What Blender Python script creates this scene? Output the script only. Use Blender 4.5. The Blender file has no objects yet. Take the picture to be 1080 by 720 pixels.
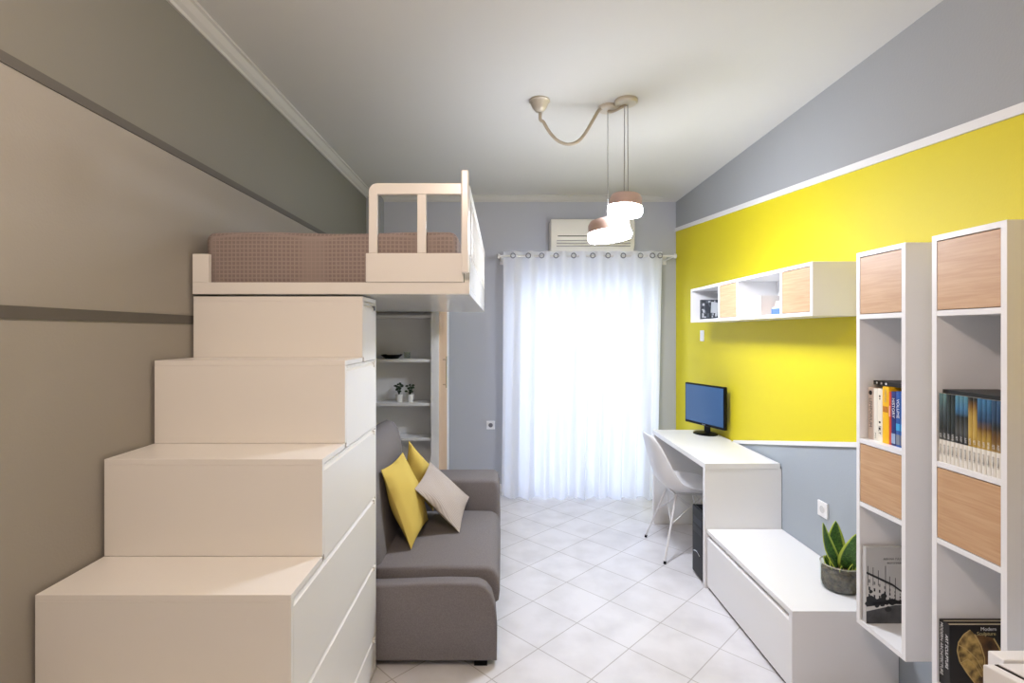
import bpy, bmesh, math, random
from mathutils import Vector, Matrix
random.seed(7)
C = bpy.context.scene.collection
S = bpy.context.scene

# ------------------------------------------------------------------ camera, world, lights, exposure
CAMZ = 1.523
cam = bpy.data.cameras.new('camera'); camo = bpy.data.objects.new('camera', cam); C.objects.link(camo)
camo.location = (0, 0, CAMZ); camo.rotation_euler = (math.pi/2, 0, 0)
cam.sensor_width = 36; cam.lens = 18; cam.shift_x = 10/1080; cam.shift_y = -9/1080
cam.clip_start = 0.05
S.camera = camo
S.view_settings.view_transform = 'Standard'
S.view_settings.look = 'None'
S.view_settings.exposure = 0.0
S.view_settings.gamma = 1
S.view_settings.use_curve_mapping = False
S.cycles.use_denoising = True
S.cycles.sample_clamp_indirect = 6
S.cycles.max_bounces = 10
S.cycles.diffuse_bounces = 6

w = bpy.data.worlds.new('World'); S.world = w; w.use_nodes = True
w.node_tree.nodes['Background'].inputs[0].default_value = (0.80, 0.90, 1.0, 1)
w.node_tree.nodes['Background'].inputs[1].default_value = 1.2

def light(name, kind, loc, energy, col, size=0.1, rot=(0, 0, 0), sy=None):
    l = bpy.data.lights.new(name, kind); l.energy = energy; l.color = col
    if kind == 'AREA':
        l.shape = 'RECTANGLE'; l.size = size; l.size_y = sy or size
    else:
        l.shadow_soft_size = size
    o = bpy.data.objects.new(name, l); C.objects.link(o); o.location = loc; o.rotation_euler = rot
    return o
# daylight entering by the balcony door
light('window_daylight', 'AREA', (0.85, 5.9, 1.5), 84, (0.69, 0.77, 1.0), 2.4, (-math.pi/2, 0, 0), 2.6)
# the ceiling lamp of the near half of the room (its fixture is built below)
light('near_ceiling_light', 'POINT', (-0.25, 0.40, 2.62), 60, (1.0, 0.785, 0.66), 0.06)
PENDANT_POWER = 152

# ------------------------------------------------------------------ materials
def lin(c):
    r = []
    for v in c[:3]:
        v /= 255.0
        r.append(v/12.92 if v <= 0.04045 else ((v+0.055)/1.055)**2.4)
    return (r[0], r[1], r[2], 1)

def mat(name, col, rough=0.5, metal=0.0, bump=None, var=None, spec=0.5, coat=0.0):
    m = bpy.data.materials.new(name); m.use_nodes = True
    nt = m.node_tree; b = nt.nodes['Principled BSDF']
    b.inputs['Base Color'].default_value = lin(col)
    b.inputs['Roughness'].default_value = rough
    b.inputs['Metallic'].default_value = metal
    b.inputs['Specular IOR Level'].default_value = spec
    b.inputs['Coat Weight'].default_value = coat
    if bump or var:
        tc = nt.nodes.new('ShaderNodeTexCoord')
    if bump:
        n = nt.nodes.new('ShaderNodeTexNoise'); n.inputs['Scale'].default_value = bump[0]
        n.inputs['Detail'].default_value = 4
        bp = nt.nodes.new('ShaderNodeBump'); bp.inputs['Strength'].default_value = bump[1]
        bp.inputs['Distance'].default_value = 0.01
        nt.links.new(tc.outputs['Object'], n.inputs['Vector'])
        nt.links.new(n.outputs['Fac'], bp.inputs['Height'])
        nt.links.new(bp.outputs['Normal'], b.inputs['Normal'])
    if var:
        n2 = nt.nodes.new('ShaderNodeTexNoise'); n2.inputs['Scale'].default_value = var[0]
        n2.inputs['Detail'].default_value = 5
        cr = nt.nodes.new('ShaderNodeValToRGB')
        cr.color_ramp.elements[0].position = 0.35; cr.color_ramp.elements[1].position = 0.65
        cr.color_ramp.elements[0].color = lin(var[1]); cr.color_ramp.elements[1].color = lin(var[2])
        nt.links.new(tc.outputs['Object'], n2.inputs['Vector'])
        nt.links.new(n2.outputs['Fac'], cr.inputs['Fac'])
        nt.links.new(cr.outputs['Color'], b.inputs['Base Color'])
    return m

def emis(name, col, strength, base=(230, 230, 230)):
    m = mat(name, base, 0.4)
    b = m.node_tree.nodes['Principled BSDF']
    b.inputs['Emission Color'].default_value = lin(col)
    b.inputs['Emission Strength'].default_value = strength
    return m

def wood_mat(name, c0, c1, vertical=False):
    m = mat(name, c0, 0.45)
    nt = m.node_tree; b = nt.nodes['Principled BSDF']
    tc = nt.nodes.new('ShaderNodeTexCoord'); mp = nt.nodes.new('ShaderNodeMapping')
    mp.inputs['Scale'].default_value = (3, 3, 60) if not vertical else (60, 60, 2.5)
    n = nt.nodes.new('ShaderNodeTexNoise'); n.inputs['Scale'].default_value = 2.0
    n.inputs['Detail'].default_value = 6; n.inputs['Distortion'].default_value = 0.6
    cr = nt.nodes.new('ShaderNodeValToRGB')
    cr.color_ramp.elements[0].position = 0.3; cr.color_ramp.elements[1].position = 0.7
    cr.color_ramp.elements[0].color = lin(c0); cr.color_ramp.elements[1].color = lin(c1)
    nt.links.new(tc.outputs['Object'], mp.inputs['Vector']); nt.links.new(mp.outputs['Vector'], n.inputs['Vector'])
    nt.links.new(n.outputs['Fac'], cr.inputs['Fac']); nt.links.new(cr.outputs['Color'], b.inputs['Base Color'])
    return m

def waffle_mat(name, c0, c1, scale=58, depth=0.35):
    m = mat(name, c0, 0.9, spec=0.1)
    nt = m.node_tree; b = nt.nodes['Principled BSDF']
    tc = nt.nodes.new('ShaderNodeTexCoord'); sep = nt.nodes.new('ShaderNodeSeparateXYZ')
    nt.links.new(tc.outputs['Object'], sep.inputs['Vector'])
    outs = []
    for ax in ('X', 'Y', 'Z'):
        mu = nt.nodes.new('ShaderNodeMath'); mu.operation = 'MULTIPLY'; mu.inputs[1].default_value = scale*2*math.pi
        si = nt.nodes.new('ShaderNodeMath'); si.operation = 'SINE'
        nt.links.new(sep.outputs[ax], mu.inputs[0]); nt.links.new(mu.outputs[0], si.inputs[0]); outs.append(si)
    a = nt.nodes.new('ShaderNodeMath'); a.operation = 'MAXIMUM'
    nt.links.new(outs[0].outputs[0], a.inputs[0]); nt.links.new(outs[1].outputs[0], a.inputs[1])
    a2 = nt.nodes.new('ShaderNodeMath'); a2.operation = 'MAXIMUM'
    nt.links.new(a.outputs[0], a2.inputs[0]); nt.links.new(outs[2].outputs[0], a2.inputs[1])
    mr = nt.nodes.new('ShaderNodeMapRange'); mr.inputs[1].default_value = 0.2; mr.inputs[2].default_value = 1
    nt.links.new(a2.outputs[0], mr.inputs[0])
    mx = nt.nodes.new('ShaderNodeMix'); mx.data_type = 'RGBA'
    mx.inputs[6].default_value = lin(c0); mx.inputs[7].default_value = lin(c1)
    nt.links.new(mr.outputs[0], mx.inputs[0]); nt.links.new(mx.outputs[2], b.inputs['Base Color'])
    bp = nt.nodes.new('ShaderNodeBump'); bp.inputs['Strength'].default_value = depth; bp.inputs['Distance'].default_value = 0.004
    nt.links.new(mr.outputs[0], bp.inputs['Height']); nt.links.new(bp.outputs['Normal'], b.inputs['Normal'])
    return m

M = {}
M['white'] = mat('white_lacquer', (232, 230, 226), 0.28)
M['white_bed'] = mat('white_gloss_lacquer', (232, 230, 226), 0.16)
M['white_shelf'] = mat('white_melamine', (234, 234, 235), 0.35)
M['dark_gap'] = mat('dark_gap', (40, 36, 32), 0.9)
M['wall_grey'] = mat('grey_wall_paint', (156, 159, 161), 0.75, bump=(120, 0.08))
M['wall_left_low'] = mat('taupe_wall_paint', (154, 150, 142), 0.75, bump=(120, 0.08))
M['wall_left_high'] = mat('grey_green_wall_paint', (122, 120, 111), 0.75, bump=(120, 0.08))
M['stripe'] = mat('dark_stripe_paint', (90, 87, 81), 0.7)
M['yellow'] = mat('yellow_wall_paint', (212, 197, 6), 0.6, bump=(120, 0.06))
M['wall_low'] = mat('blue_grey_wall_paint', (160, 168, 176), 0.7, bump=(120, 0.08))
M['trim_white'] = mat('white_trim_paint', (225, 225, 225), 0.5)
M['ceiling'] = mat('ceiling_paint', (208, 207, 203), 0.85)
M['cornice'] = mat('cornice_plaster', (194, 193, 188), 0.8)
M['room_back'] = mat('cream_wall_paint', (200, 194, 182), 0.8)
M['oak'] = wood_mat('oak_veneer', (186, 146, 108), (202, 166, 128))
M['oak_door'] = wood_mat('light_wood_door', (196, 160, 124), (214, 182, 148), True)
M['sofa'] = mat('grey_sofa_fabric', (124, 120, 122), 0.95, bump=(700, 0.25), var=(260, (116, 112, 114), (129, 125, 127)), spec=0.15)
M['yellow_fabric'] = mat('mustard_fabric', (208, 184, 98), 0.9, bump=(600, 0.2), spec=0.1)
M['beige_fabric'] = mat('beige_ribbed_fabric', (184, 174, 168), 0.9, bump=(500, 0.2), spec=0.1)
M['blanket'] = waffle_mat('mauve_waffle_blanket', (138, 125, 121), (157, 144, 139))
M['plastic_white'] = mat('white_plastic', (232, 232, 234), 0.3)
M['ac_white'] = mat('ac_plastic', (226, 224, 216), 0.4)
M['white_metal'] = mat('white_painted_metal', (224, 224, 226), 0.3, 0.0)
M['black'] = mat('black_plastic', (8, 9, 11), 0.4, spec=0.2)
M['black_matte'] = mat('black_matte', (8, 8, 10), 0.7, spec=0.15)
M['screen'] = mat('blue_screen_glass', (52, 80, 118), 0.12)
M['screen'].node_tree.nodes['Principled BSDF'].inputs['Emission Color'].default_value = lin((48, 86, 132))
M['screen'].node_tree.nodes['Principled BSDF'].inputs['Emission Strength'].default_value = 0.35
M['chrome'] = mat('chrome', (200, 200, 200), 0.2, 1.0)
M['steel_ring'] = mat('grey_steel', (132, 134, 145), 0.35, 0.7)
M['cable'] = mat('beige_cable', (168, 158, 140), 0.5)
M['cord'] = mat('pale_cord', (150, 148, 146), 0.5)
M['canopy'] = mat('lamp_canopy_metal', (196, 188, 172), 0.35, 0.3)
M['copper'] = mat('pale_copper', (196, 168, 156), 0.35, 0.4)
M['glow'] = emis('frosted_glowing_glass', (238, 243, 255), PENDANT_POWER)
M['lampglow'] = emis('warm_bulb_glass', (255, 206, 150), 6)
M['soil'] = mat('dark_soil', (76, 62, 48), 0.95, bump=(60, 0.9), var=(45, (50, 40, 32), (132, 114, 90)))
M['pot_white'] = mat('white_ceramic', (232, 232, 228), 0.3)
M['leaf_dark'] = mat('dark_green_leaf', (46, 66, 44), 0.5)
M['paper'] = mat('book_pages', (214, 204, 180), 0.9)

def glass_mat(name, tint=(0.95, 0.97, 0.98, 1), gloss=0.10):
    m = bpy.data.materials.new(name); m.use_nodes = True; nt = m.node_tree; nt.nodes.clear()
    out = nt.nodes.new('ShaderNodeOutputMaterial'); mx = nt.nodes.new('ShaderNodeMixShader')
    tr = nt.nodes.new('ShaderNodeBsdfTransparent'); gl = nt.nodes.new('ShaderNodeBsdfGlossy')
    tr.inputs[0].default_value = tint; gl.inputs['Roughness'].default_value = 0.05
    mx.inputs[0].default_value = gloss
    nt.links.new(tr.outputs[0], mx.inputs[1]); nt.links.new(gl.outputs[0], mx.inputs[2])
    nt.links.new(mx.outputs[0], out.inputs[0])
    return m
M['glass'] = glass_mat('window_glass')
M['jar_glass'] = glass_mat('jar_glass', (0.86, 0.89, 0.87, 1), 0.07)

def curtain_mat():
    m = bpy.data.materials.new('sheer_white_voile'); m.use_nodes = True; nt = m.node_tree; nt.nodes.clear()
    out = nt.nodes.new('ShaderNodeOutputMaterial')
    tl = nt.nodes.new('ShaderNodeBsdfTranslucent'); df = nt.nodes.new('ShaderNodeBsdfDiffuse'); tr = nt.nodes.new('ShaderNodeBsdfTransparent')
    tl.inputs[0].default_value = (0.93, 0.95, 1.0, 1); df.inputs[0].default_value = (0.90, 0.91, 0.95, 1)
    a = nt.nodes.new('ShaderNodeMixShader'); a.inputs[0].default_value = 0.45
    b = nt.nodes.new('ShaderNodeMixShader'); b.inputs[0].default_value = 0.02
    nt.links.new(tl.outputs[0], a.inputs[1]); nt.links.new(df.outputs[0], a.inputs[2])
    nt.links.new(a.outputs[0], b.inputs[1]); nt.links.new(tr.outputs[0], b.inputs[2])
    nt.links.new(b.outputs[0], out.inputs[0])
    return m
M['curtain'] = curtain_mat()

def floor_mat():
    m = mat('white_floor_tiles', (222, 218, 214), 0.22)
    nt = m.node_tree; b = nt.nodes['Principled BSDF']
    tc = nt.nodes.new('ShaderNodeTexCoord'); mp = nt.nodes.new('ShaderNodeMapping')
    mp.inputs['Rotation'].default_value = (0, 0, math.pi/4)
    mp.inputs['Location'].default_value = (1.781+0.155+3.1, -2.334+0.155+3.1, 0)
    br = nt.nodes.new('ShaderNodeTexBrick'); br.offset = 0; br.offset_frequency = 1; br.squash = 1
    br.inputs['Scale'].default_value = 1.0
    br.inputs['Brick Width'].default_value = 0.31; br.inputs['Row Height'].default_value = 0.31
    br.inputs['Mortar Size'].default_value = 0.0028; br.inputs['Mortar Smooth'].default_value = 0.3
    br.inputs['Color1'].default_value = lin((224, 223, 226)); br.inputs['Color2'].default_value = lin((219, 218, 221))
    br.inputs['Mortar'].default_value = lin((182, 179, 177))
    n = nt.nodes.new('ShaderNodeTexNoise'); n.inputs['Scale'].default_value = 5; n.inputs['Detail'].default_value = 6
    cr = nt.nodes.new('ShaderNodeValToRGB')
    cr.color_ramp.elements[0].color = (0.86, 0.855, 0.85, 1); cr.color_ramp.elements[1].color = (1, 1, 1, 1)
    cr.color_ramp.elements[0].position = 0.3; cr.color_ramp.elements[1].position = 0.6
    mx = nt.nodes.new('ShaderNodeMix'); mx.data_type = 'RGBA'; mx.blend_type = 'MULTIPLY'; mx.inputs[0].default_value = 1
    nt.links.new(tc.outputs['Object'], mp.inputs['Vector']); nt.links.new(mp.outputs['Vector'], br.inputs['Vector'])
    nt.links.new(tc.outputs['Object'], n.inputs['Vector']); nt.links.new(n.outputs['Fac'], cr.inputs['Fac'])
    nt.links.new(br.outputs['Color'], mx.inputs[6]); nt.links.new(cr.outputs['Color'], mx.inputs[7])
    nt.links.new(mx.outputs[2], b.inputs['Base Color'])
    bp = nt.nodes.new('ShaderNodeBump'); bp.invert = True; bp.inputs['Strength'].default_value = 0.4; bp.inputs['Distance'].default_value = 0.003
    nt.links.new(br.outputs['Fac'], bp.inputs['Height']); nt.links.new(bp.outputs['Normal'], b.inputs['Normal'])
    return m
M['floor'] = floor_mat()

# ------------------------------------------------------------------ mesh helpers
def BM(): return bmesh.new()

def box(bm, x0, x1, y0, y1, z0, z1, bev=0.0, seg=2):
    r = bmesh.ops.create_cube(bm, size=1)
    vs = r['verts']
    for v in vs:
        v.co = Vector(((x0+x1)/2+v.co.x*(x1-x0), (y0+y1)/2+v.co.y*(y1-y0), (z0+z1)/2+v.co.z*(z1-z0)))
    if bev > 0:
        es = list({e for v in vs for e in v.link_edges})
        bmesh.ops.bevel(bm, geom=es, offset=bev, segments=seg, profile=0.5, affect='EDGES')
    return bm

def prism(bm, pts, axis, a0, a1, bev=0.0, seg=2):
    """pts 2-D polygon; axis 'x': pts=(y,z); 'y': pts=(x,z); 'z': pts=(x,y)."""
    def co(p, a):
        return {'x': (a, p[0], p[1]), 'y': (p[0], a, p[1]), 'z': (p[0], p[1], a)}[axis]
    A = [bm.verts.new(co(p, a0)) for p in pts]; B = [bm.verts.new(co(p, a1)) for p in pts]
    fs = [bm.faces.new(A), bm.faces.new(list(reversed(B)))]
    n = len(pts)
    for i in range(n):
        j = (i+1) % n
        fs.append(bm.faces.new((A[j], A[i], B[i], B[j])))
    bmesh.ops.recalc_face_normals(bm, faces=fs)
    if bev > 0:
        es = [e for e in fs[0].edges] + [e for e in fs[1].edges]
        bmesh.ops.bevel(bm, geom=es, offset=bev, segments=seg, profile=0.5, affect='EDGES')
    return bm

def tube(bm, path, r, n=10, closed=False, cap=True):
    P = [Vector(p) for p in path]; rings = []
    N = len(P)
    up = Vector((0, 0, 1))
    for i, p in enumerate(P):
        if closed: t = P[(i+1) % N]-P[i-1]
        else: t = P[min(i+1, N-1)]-P[max(i-1, 0)]
        t.normalize()
        u = up if abs(t.dot(up)) < 0.95 else Vector((1, 0, 0))
        a = t.cross(u).normalized(); b = t.cross(a).normalized()
        rr = r[i] if isinstance(r, (list, tuple)) else r
        rings.append([bm.verts.new(p+a*rr*math.cos(2*math.pi*k/n)+b*rr*math.sin(2*math.pi*k/n)) for k in range(n)])
    fs = []
    rng = range(N) if closed else range(N-1)
    for i in rng:
        R0, R1 = rings[i], rings[(i+1) % N]
        for k in range(n):
            fs.append(bm.faces.new((R0[k], R0[(k+1) % n], R1[(k+1) % n], R1[k])))
    if not closed and cap:
        fs.append(bm.faces.new(rings[0])); fs.append(bm.faces.new(rings[-1]))
    bmesh.ops.recalc_face_normals(bm, faces=fs)
    return bm

def lathe(bm, prof, c, n=28):
    """prof list of (r,z) about vertical axis through c=(x,y,z)"""
    rings = []
    for r, z in prof:
        if r < 1e-5: rings.append([bm.verts.new((c[0], c[1], c[2]+z))])
        else: rings.append([bm.verts.new((c[0]+r*math.cos(2*math.pi*k/n), c[1]+r*math.sin(2*math.pi*k/n), c[2]+z)) for k in range(n)])
    fs = []
    for A, B in zip(rings, rings[1:]):
        for k in range(n):
            k2 = (k+1) % n
            if len(A) == 1 and len(B) == 1: continue
            if len(A) == 1: fs.append(bm.faces.new((A[0], B[k2], B[k])))
            elif len(B) == 1: fs.append(bm.faces.new((A[k], A[k2], B[0])))
            else: fs.append(bm.faces.new((A[k], A[k2], B[k2], B[k])))
    bmesh.ops.recalc_face_normals(bm, faces=fs)
    return bm

def obj(name, bm, material, parent=None, smooth=False, loc=(0, 0, 0)):
    """links ONE mesh object. World-space vertices; a parented mesh is shifted into its thing's frame."""
    me = bpy.data.meshes.new(name)
    off = Vector(loc)
    root = parent
    while root is not None:
        off = off + root.location; root = root.parent
    if off.length > 0 and parent is not None:
        bmesh.ops.translate(bm, verts=bm.verts, vec=-off)
    bm.to_mesh(me); bm.free()
    mats = material if isinstance(material, (list, tuple)) else [material]
    for m in mats: me.materials.append(m)
    if smooth:
        for p in me.polygons: p.use_smooth = True
        try: me.set_sharp_from_angle(angle=math.radians(40))
        except Exception: pass
    o = bpy.data.objects.new(name, me); C.objects.link(o)
    if parent is not None: o.parent = parent
    return o

def recenter(o):
    """move a top-level mesh's origin to the middle of its base"""
    xs = [v.co for v in o.data.vertices]
    c = Vector(((min(v.x for v in xs)+max(v.x for v in xs))/2, (min(v.y for v in xs)+max(v.y for v in xs))/2, min(v.z for v in xs)))
    o.data.transform(Matrix.Translation(-c)); o.location = o.location + c
    return o

def thing(name, label, cat, loc, group=None):
    o = bpy.data.objects.new(name, None); C.objects.link(o); o.location = loc
    o.empty_display_size = 0.1
    o['label'] = label; o['category'] = cat
    if group: o['group'] = group
    return o
def tag(o, label, cat, group=None, kind=None):
    o['label'] = label; o['category'] = cat
    if group: o['group'] = group
    if kind: o['kind'] = kind
    return recenter(o)
def struct(name, bm, m):
    o = obj(name, bm, m); o['kind'] = 'structure'; return o
def sub(o, lv=1):
    m = o.modifiers.new('subsurf', 'SUBSURF'); m.levels = lv; m.render_levels = lv
def text(name, body, size, mtl, parent, loc, rot, align='CENTER', ext=0.0002):
    cu = bpy.data.curves.new(name, 'FONT'); cu.body = body; cu.size = size; cu.extrude = ext
    cu.align_x = align; cu.align_y = 'CENTER'; cu.materials.append(mtl); cu.resolution_u = 3
    tmp = bpy.data.objects.new(name, cu); me = bpy.data.meshes.new_from_object(tmp); me.name = name
    bpy.data.objects.remove(tmp); bpy.data.curves.remove(cu)
    me.materials.clear(); me.materials.append(mtl)
    o = bpy.data.objects.new(name, me); C.objects.link(o)
    off = Vector((0, 0, 0)); r = parent
    while r is not None: off = off + r.location; r = r.parent
    o.parent = parent; o.location = Vector(loc)-off; o.rotation_euler = rot
    return o

# ------------------------------------------------------------------ the room
XL, XR, YB, YN = -1.275, 1.67, 4.93, -1.9
CEIL = 2.84; CORN = 2.783
struct('floor', box(BM(), XL-0.15, XR+0.15, YN-0.1, YB+0.25, -0.1, 0), M['floor'])
struct('ceiling', box(BM(), XL-0.15, XR+0.15, YN-0.1, YB+0.25, CEIL, CEIL+0.1), M['ceiling'])

# left wall: taupe below the upper stripe, a darker grey band above it, two painted stripes
bm = BM(); box(bm, XL-0.12, XL, YN, YB, 0, CEIL)
bmesh.ops.bisect_plane(bm, geom=bm.verts[:]+bm.edges[:]+bm.faces[:], plane_co=(0, 0, 2.226), plane_no=(0, 0, 1))
for f in bm.faces:
    f.material_index = 1 if f.calc_center_median().z > 2.226 else 0
struct('wall_left', bm, [M['wall_left_low'], M['wall_left_high']])
struct('trim_1', box(BM(), XL, XL+0.004, YN, YB, 2.211, 2.241), M['stripe'])
struct('trim_2', box(BM(), XL, XL+0.004, YN, YB, 1.560, 1.594), M['stripe'])

# back wall with the balcony door opening
WX0, WX1, WZ1 = 0.10, 1.46, 2.06
bm = BM()
box(bm, XL-0.12, WX0, YB, YB+0.2, 0, CEIL); box(bm, WX1, XR+0.12, YB, YB+0.2, 0, CEIL); box(bm, WX0, WX1, YB, YB+0.2, WZ1, CEIL)
M['wall_back'] = mat('lightened_lavender_grey_paint', (176, 179, 187), 0.75, bump=(120, 0.08))  # wall grey lightened: brightness this wall lacked is put into its colour
struct('wall_back', bm, M['wall_back'])
struct('wall_near', box(BM(), XL-0.12, XR+0.12, YN-0.12, YN, 0, CEIL), M['room_back'])
struct('trim_3', box(BM(), XL, XL+0.135, YB-0.14, YB, 0, CORN+0.02), M['wall_grey'])   # boxed corner pillar

# right wall: yellow wedge between two sloping white strips, grey above, blue-grey below
def up(y): return 2.527-0.0827*(YB-y)      # lower-edge line of the upper strip minus nothing
def lo(y): return 0.768+0.2017*(3.607-y)
bm = BM()
def quad(bm, pts, mi):
    vs = [bm.verts.new(p) for p in pts]; f = bm.faces.new(vs); f.material_index = mi; return f
Y1s = 3.70
def wallstrip(z0a, z1a, z0b, z1b, ya, yb, mi):
    quad(bm, [(XR, yb, z0b), (XR, ya, z0a), (XR, ya, z1a), (XR, yb, z1b)], mi)
KY = 3.62
wallstrip(0, lo(YN), 0, lo(KY), YN, KY, 2)
wallstrip(lo(YN), up(YN), lo(KY), up(KY), YN, KY, 1); wallstrip(0, up(KY), 0, up(YB), KY, YB, 1)
wallstrip(up(YN), CEIL, up(YB), CEIL, YN, YB, 0)
back = [bm.verts.new(p) for p in ((XR+0.12, YN, 0), (XR+0.12, YB, 0), (XR+0.12, YB, CEIL), (XR+0.12, YN, CEIL))]
bm.faces.new(back).material_index = 0
struct('wall_right', bm, [M['wall_grey'], M['yellow'], M['wall_low']])
def strip(y0, z0, y1, z1, th, d=0.012):
    b = BM(); prism(b, [(y0, z0), (y1, z1), (y1, z1-th), (y0, z0-th)], 'x', XR-d, XR-0.0005); return b
struct('trim_4', strip(YN, up(YN)+0.004, YB, up(YB)+0.004, 0.034), M['trim_white'])
struct('trim_5', strip(YN, lo(YN), 3.68, lo(3.68), 0.024), M['trim_white'])

# cornices
def cprof(s):  # offset from wall, z
    return [(0, CORN), (0.010*s, CORN), (0.014*s, CORN+0.012), (0.030*s, CORN+0.022), (0.048*s, CORN+0.044), (0.060*s, CORN+0.048), (0.060*s, CEIL), (0, CEIL)]
b = BM(); prism(b, [(XL+p[0], p[1]) for p in cprof(1)], 'y', YN, YB); struct('trim_6', b, M['cornice'])
b = BM(); prism(b, [(XR, CORN)]+[(XR-0.42*k/12, CORN+(CEIL-CORN)*math.sin(math.pi/2*k/12)) for k in range(1, 13)]+[(XR, CEIL)], 'y', YN, YB); o = struct('trim_7', b, M['ceiling'])
for p in o.data.polygons: p.use_smooth = True
o.data.set_sharp_from_angle(angle=math.radians(20))
b = BM(); prism(b, [(YB+p[0], p[1]) for p in cprof(-1)], 'x', XL, XR); struct('trim_8', b, M['cornice'])

# balcony door: two glazed leaves in a white frame
bm = BM()
for a in (WX0, (WX0+WX1)/2-0.045, WX1-0.09):
    box(bm, a, a+0.09, YB+0.04, YB+0.10, 0, WZ1)
box(bm, WX0, WX1, YB+0.04, YB+0.10, WZ1-0.09, WZ1); box(bm, WX0, WX1, YB+0.04, YB+0.10, 0.0, 0.14)
wf = struct('window_1', bm, M['plastic_white'])
obj('pane', box(BM(), WX0+0.05, WX1-0.05, YB+0.065, YB+0.072, 0.1, WZ1-0.05), M['glass'], wf)
# baseboards
struct('baseboard_back', box(BM(), -0.45, WX0, YB-0.012, YB, 0, 0.07), M['trim_white'])
struct('ground_outside', box(BM(), -3, 5, YB+0.25, 9, -0.12, -0.02), mat('balcony_tiles', (170, 168, 164), 0.8))

# ------------------------------------------------------------------ stair cabinet
SX0, SX1 = -1.262, -0.571
YE = 2.31
ST = [(1.382, 0.816), (1.622, 1.123), (1.856, 1.423), (2.090, 1.672)]
stair = thing('stair_cabinet', 'cream white stepped storage stair with side drawers against the left wall', 'stairs', (-0.92, 1.85, 0))
pts = [(0.90, 0.0), (0.90, 0.18), (1.14, 0.18), (1.14, 0.50), (1.382, 0.50)]
for i, (y, z) in enumerate(ST):
    pts += [(y, z-0.022)]
    pts += [((ST[i+1][0]) if i < 3 else YE, z-0.022)]
pts += [(YE, 0)]
bm = BM(); prism(bm, [(y+0.018 if k < len(pts)-2 and k > 0 else y, z) for k, (y, z) in enumerate(pts)], 'x', SX0+0.004, SX1-0.020)
obj('carcass', bm, M['white'], stair)
for i, (y, z) in enumerate([(0.90, 0.20), (1.14, 0.52)]+ST):
    y1 = [1.14, 1.382, 1.622, 1.856, 2.09, YE][i]
    obj('tread', box(BM(), SX0, SX1, y, y1+(0.0 if i < 5 else 0), z-0.018, z, 0.0012), M['white'], stair)
    zb0 = 0.0 if i == 0 else [0.20, 0.52, 0.816, 1.123, 1.423][i-1]
    obj('riser', box(BM(), SX0, SX1, y, y+0.0178, zb0+0.0003, z-0.0183, 0.0008), M['white'], stair)
lv = [0.02, 0.172, 0.472, 0.782, 1.098, 1.408, 1.668]
fy = [0.905, 1.145, 1.384, 1.384, 1.624, 1.858]
fy = [0.905, 1.145, 1.384, 1.624, 1.858, 2.092]
starts = {0: 0.905, 1: 1.145, 2: 1.384, 3: 1.624, 4: 1.858, 5: 2.092}
# a level's front runs from the riser that rises above it to the far end
def yst(z):
    y = 0.903
    for yy, zz in [(1.14, 0.18), (1.382, 0.50), (1.622, 0.80), (1.856, 1.11), (2.09, 1.41)]:
        if z > zz-0.05: y = yy+0.002
    return y
for i in range(6):
    z0 = [0.02, 0.1825, 0.5025, 0.7985, 1.1055, 1.4055][i]
    z1 = [0.1795, 0.4995, 0.7955, 1.1025, 1.4025, 1.6515][i]
    y0 = [0.919, 1.159, 1.401, 1.641, 1.875, 2.109][i]
    bm = BM()
    prof = [(SX1-0.0188, z0), (SX1, z0), (SX1, z1-0.020), (SX1-0.003, z1-0.017), (SX1-0.007, z1-0.012), (SX1-0.007, z1-0.009), (SX1-0.001, z1-0.005), (SX1-0.001, z1), (SX1-0.0188, z1)]
    prism(bm, prof, 'y', y0, YE-0.012)
    d = obj('drawer', bm, M['white'], stair)
    box_ = BM(); box(box_, SX1-0.0115, SX1+0.006, YE-0.045, YE-0.028, z1-0.030, z1-0.010, 0.002)
    obj('catch', box_, M['steel_ring'] if i == 5 else M['white'], d)
obj('end_panel', box(BM(), SX0+0.004, SX1, YE-0.0115, YE, 0, 1.6538), M['white'], stair)

# ------------------------------------------------------------------ loft bed
BY = 2.083; BXR = -0.135; BYE = 3.84
BZ = 1.681
bed = thing('loft_bed', 'white loft bed on top of the stair cabinet with guard rail at its right end', 'bed', (-0.7, 2.95, BZ))
obj('platform', box(BM(), SX0, BXR, BY+0.022, BYE, BZ, BZ+0.028, 0.002), M['white_bed'], bed)
obj('front_rail', box(BM(), SX0, BXR, BY, BY+0.022, BZ-0.0, 1.729, 0.002), M['white'], bed)
obj('end_stub', box(BM(), SX0, -1.196, BY+0.0, BY+0.022, 1.7292, 1.845, 0.002), M['white'], bed)
obj('front_panel', box(BM(), -0.5555, -0.158, BY-0.006, BY+0.020, 1.7292, 1.847, 0.003), M['white'], bed)
bm = BM()
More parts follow.
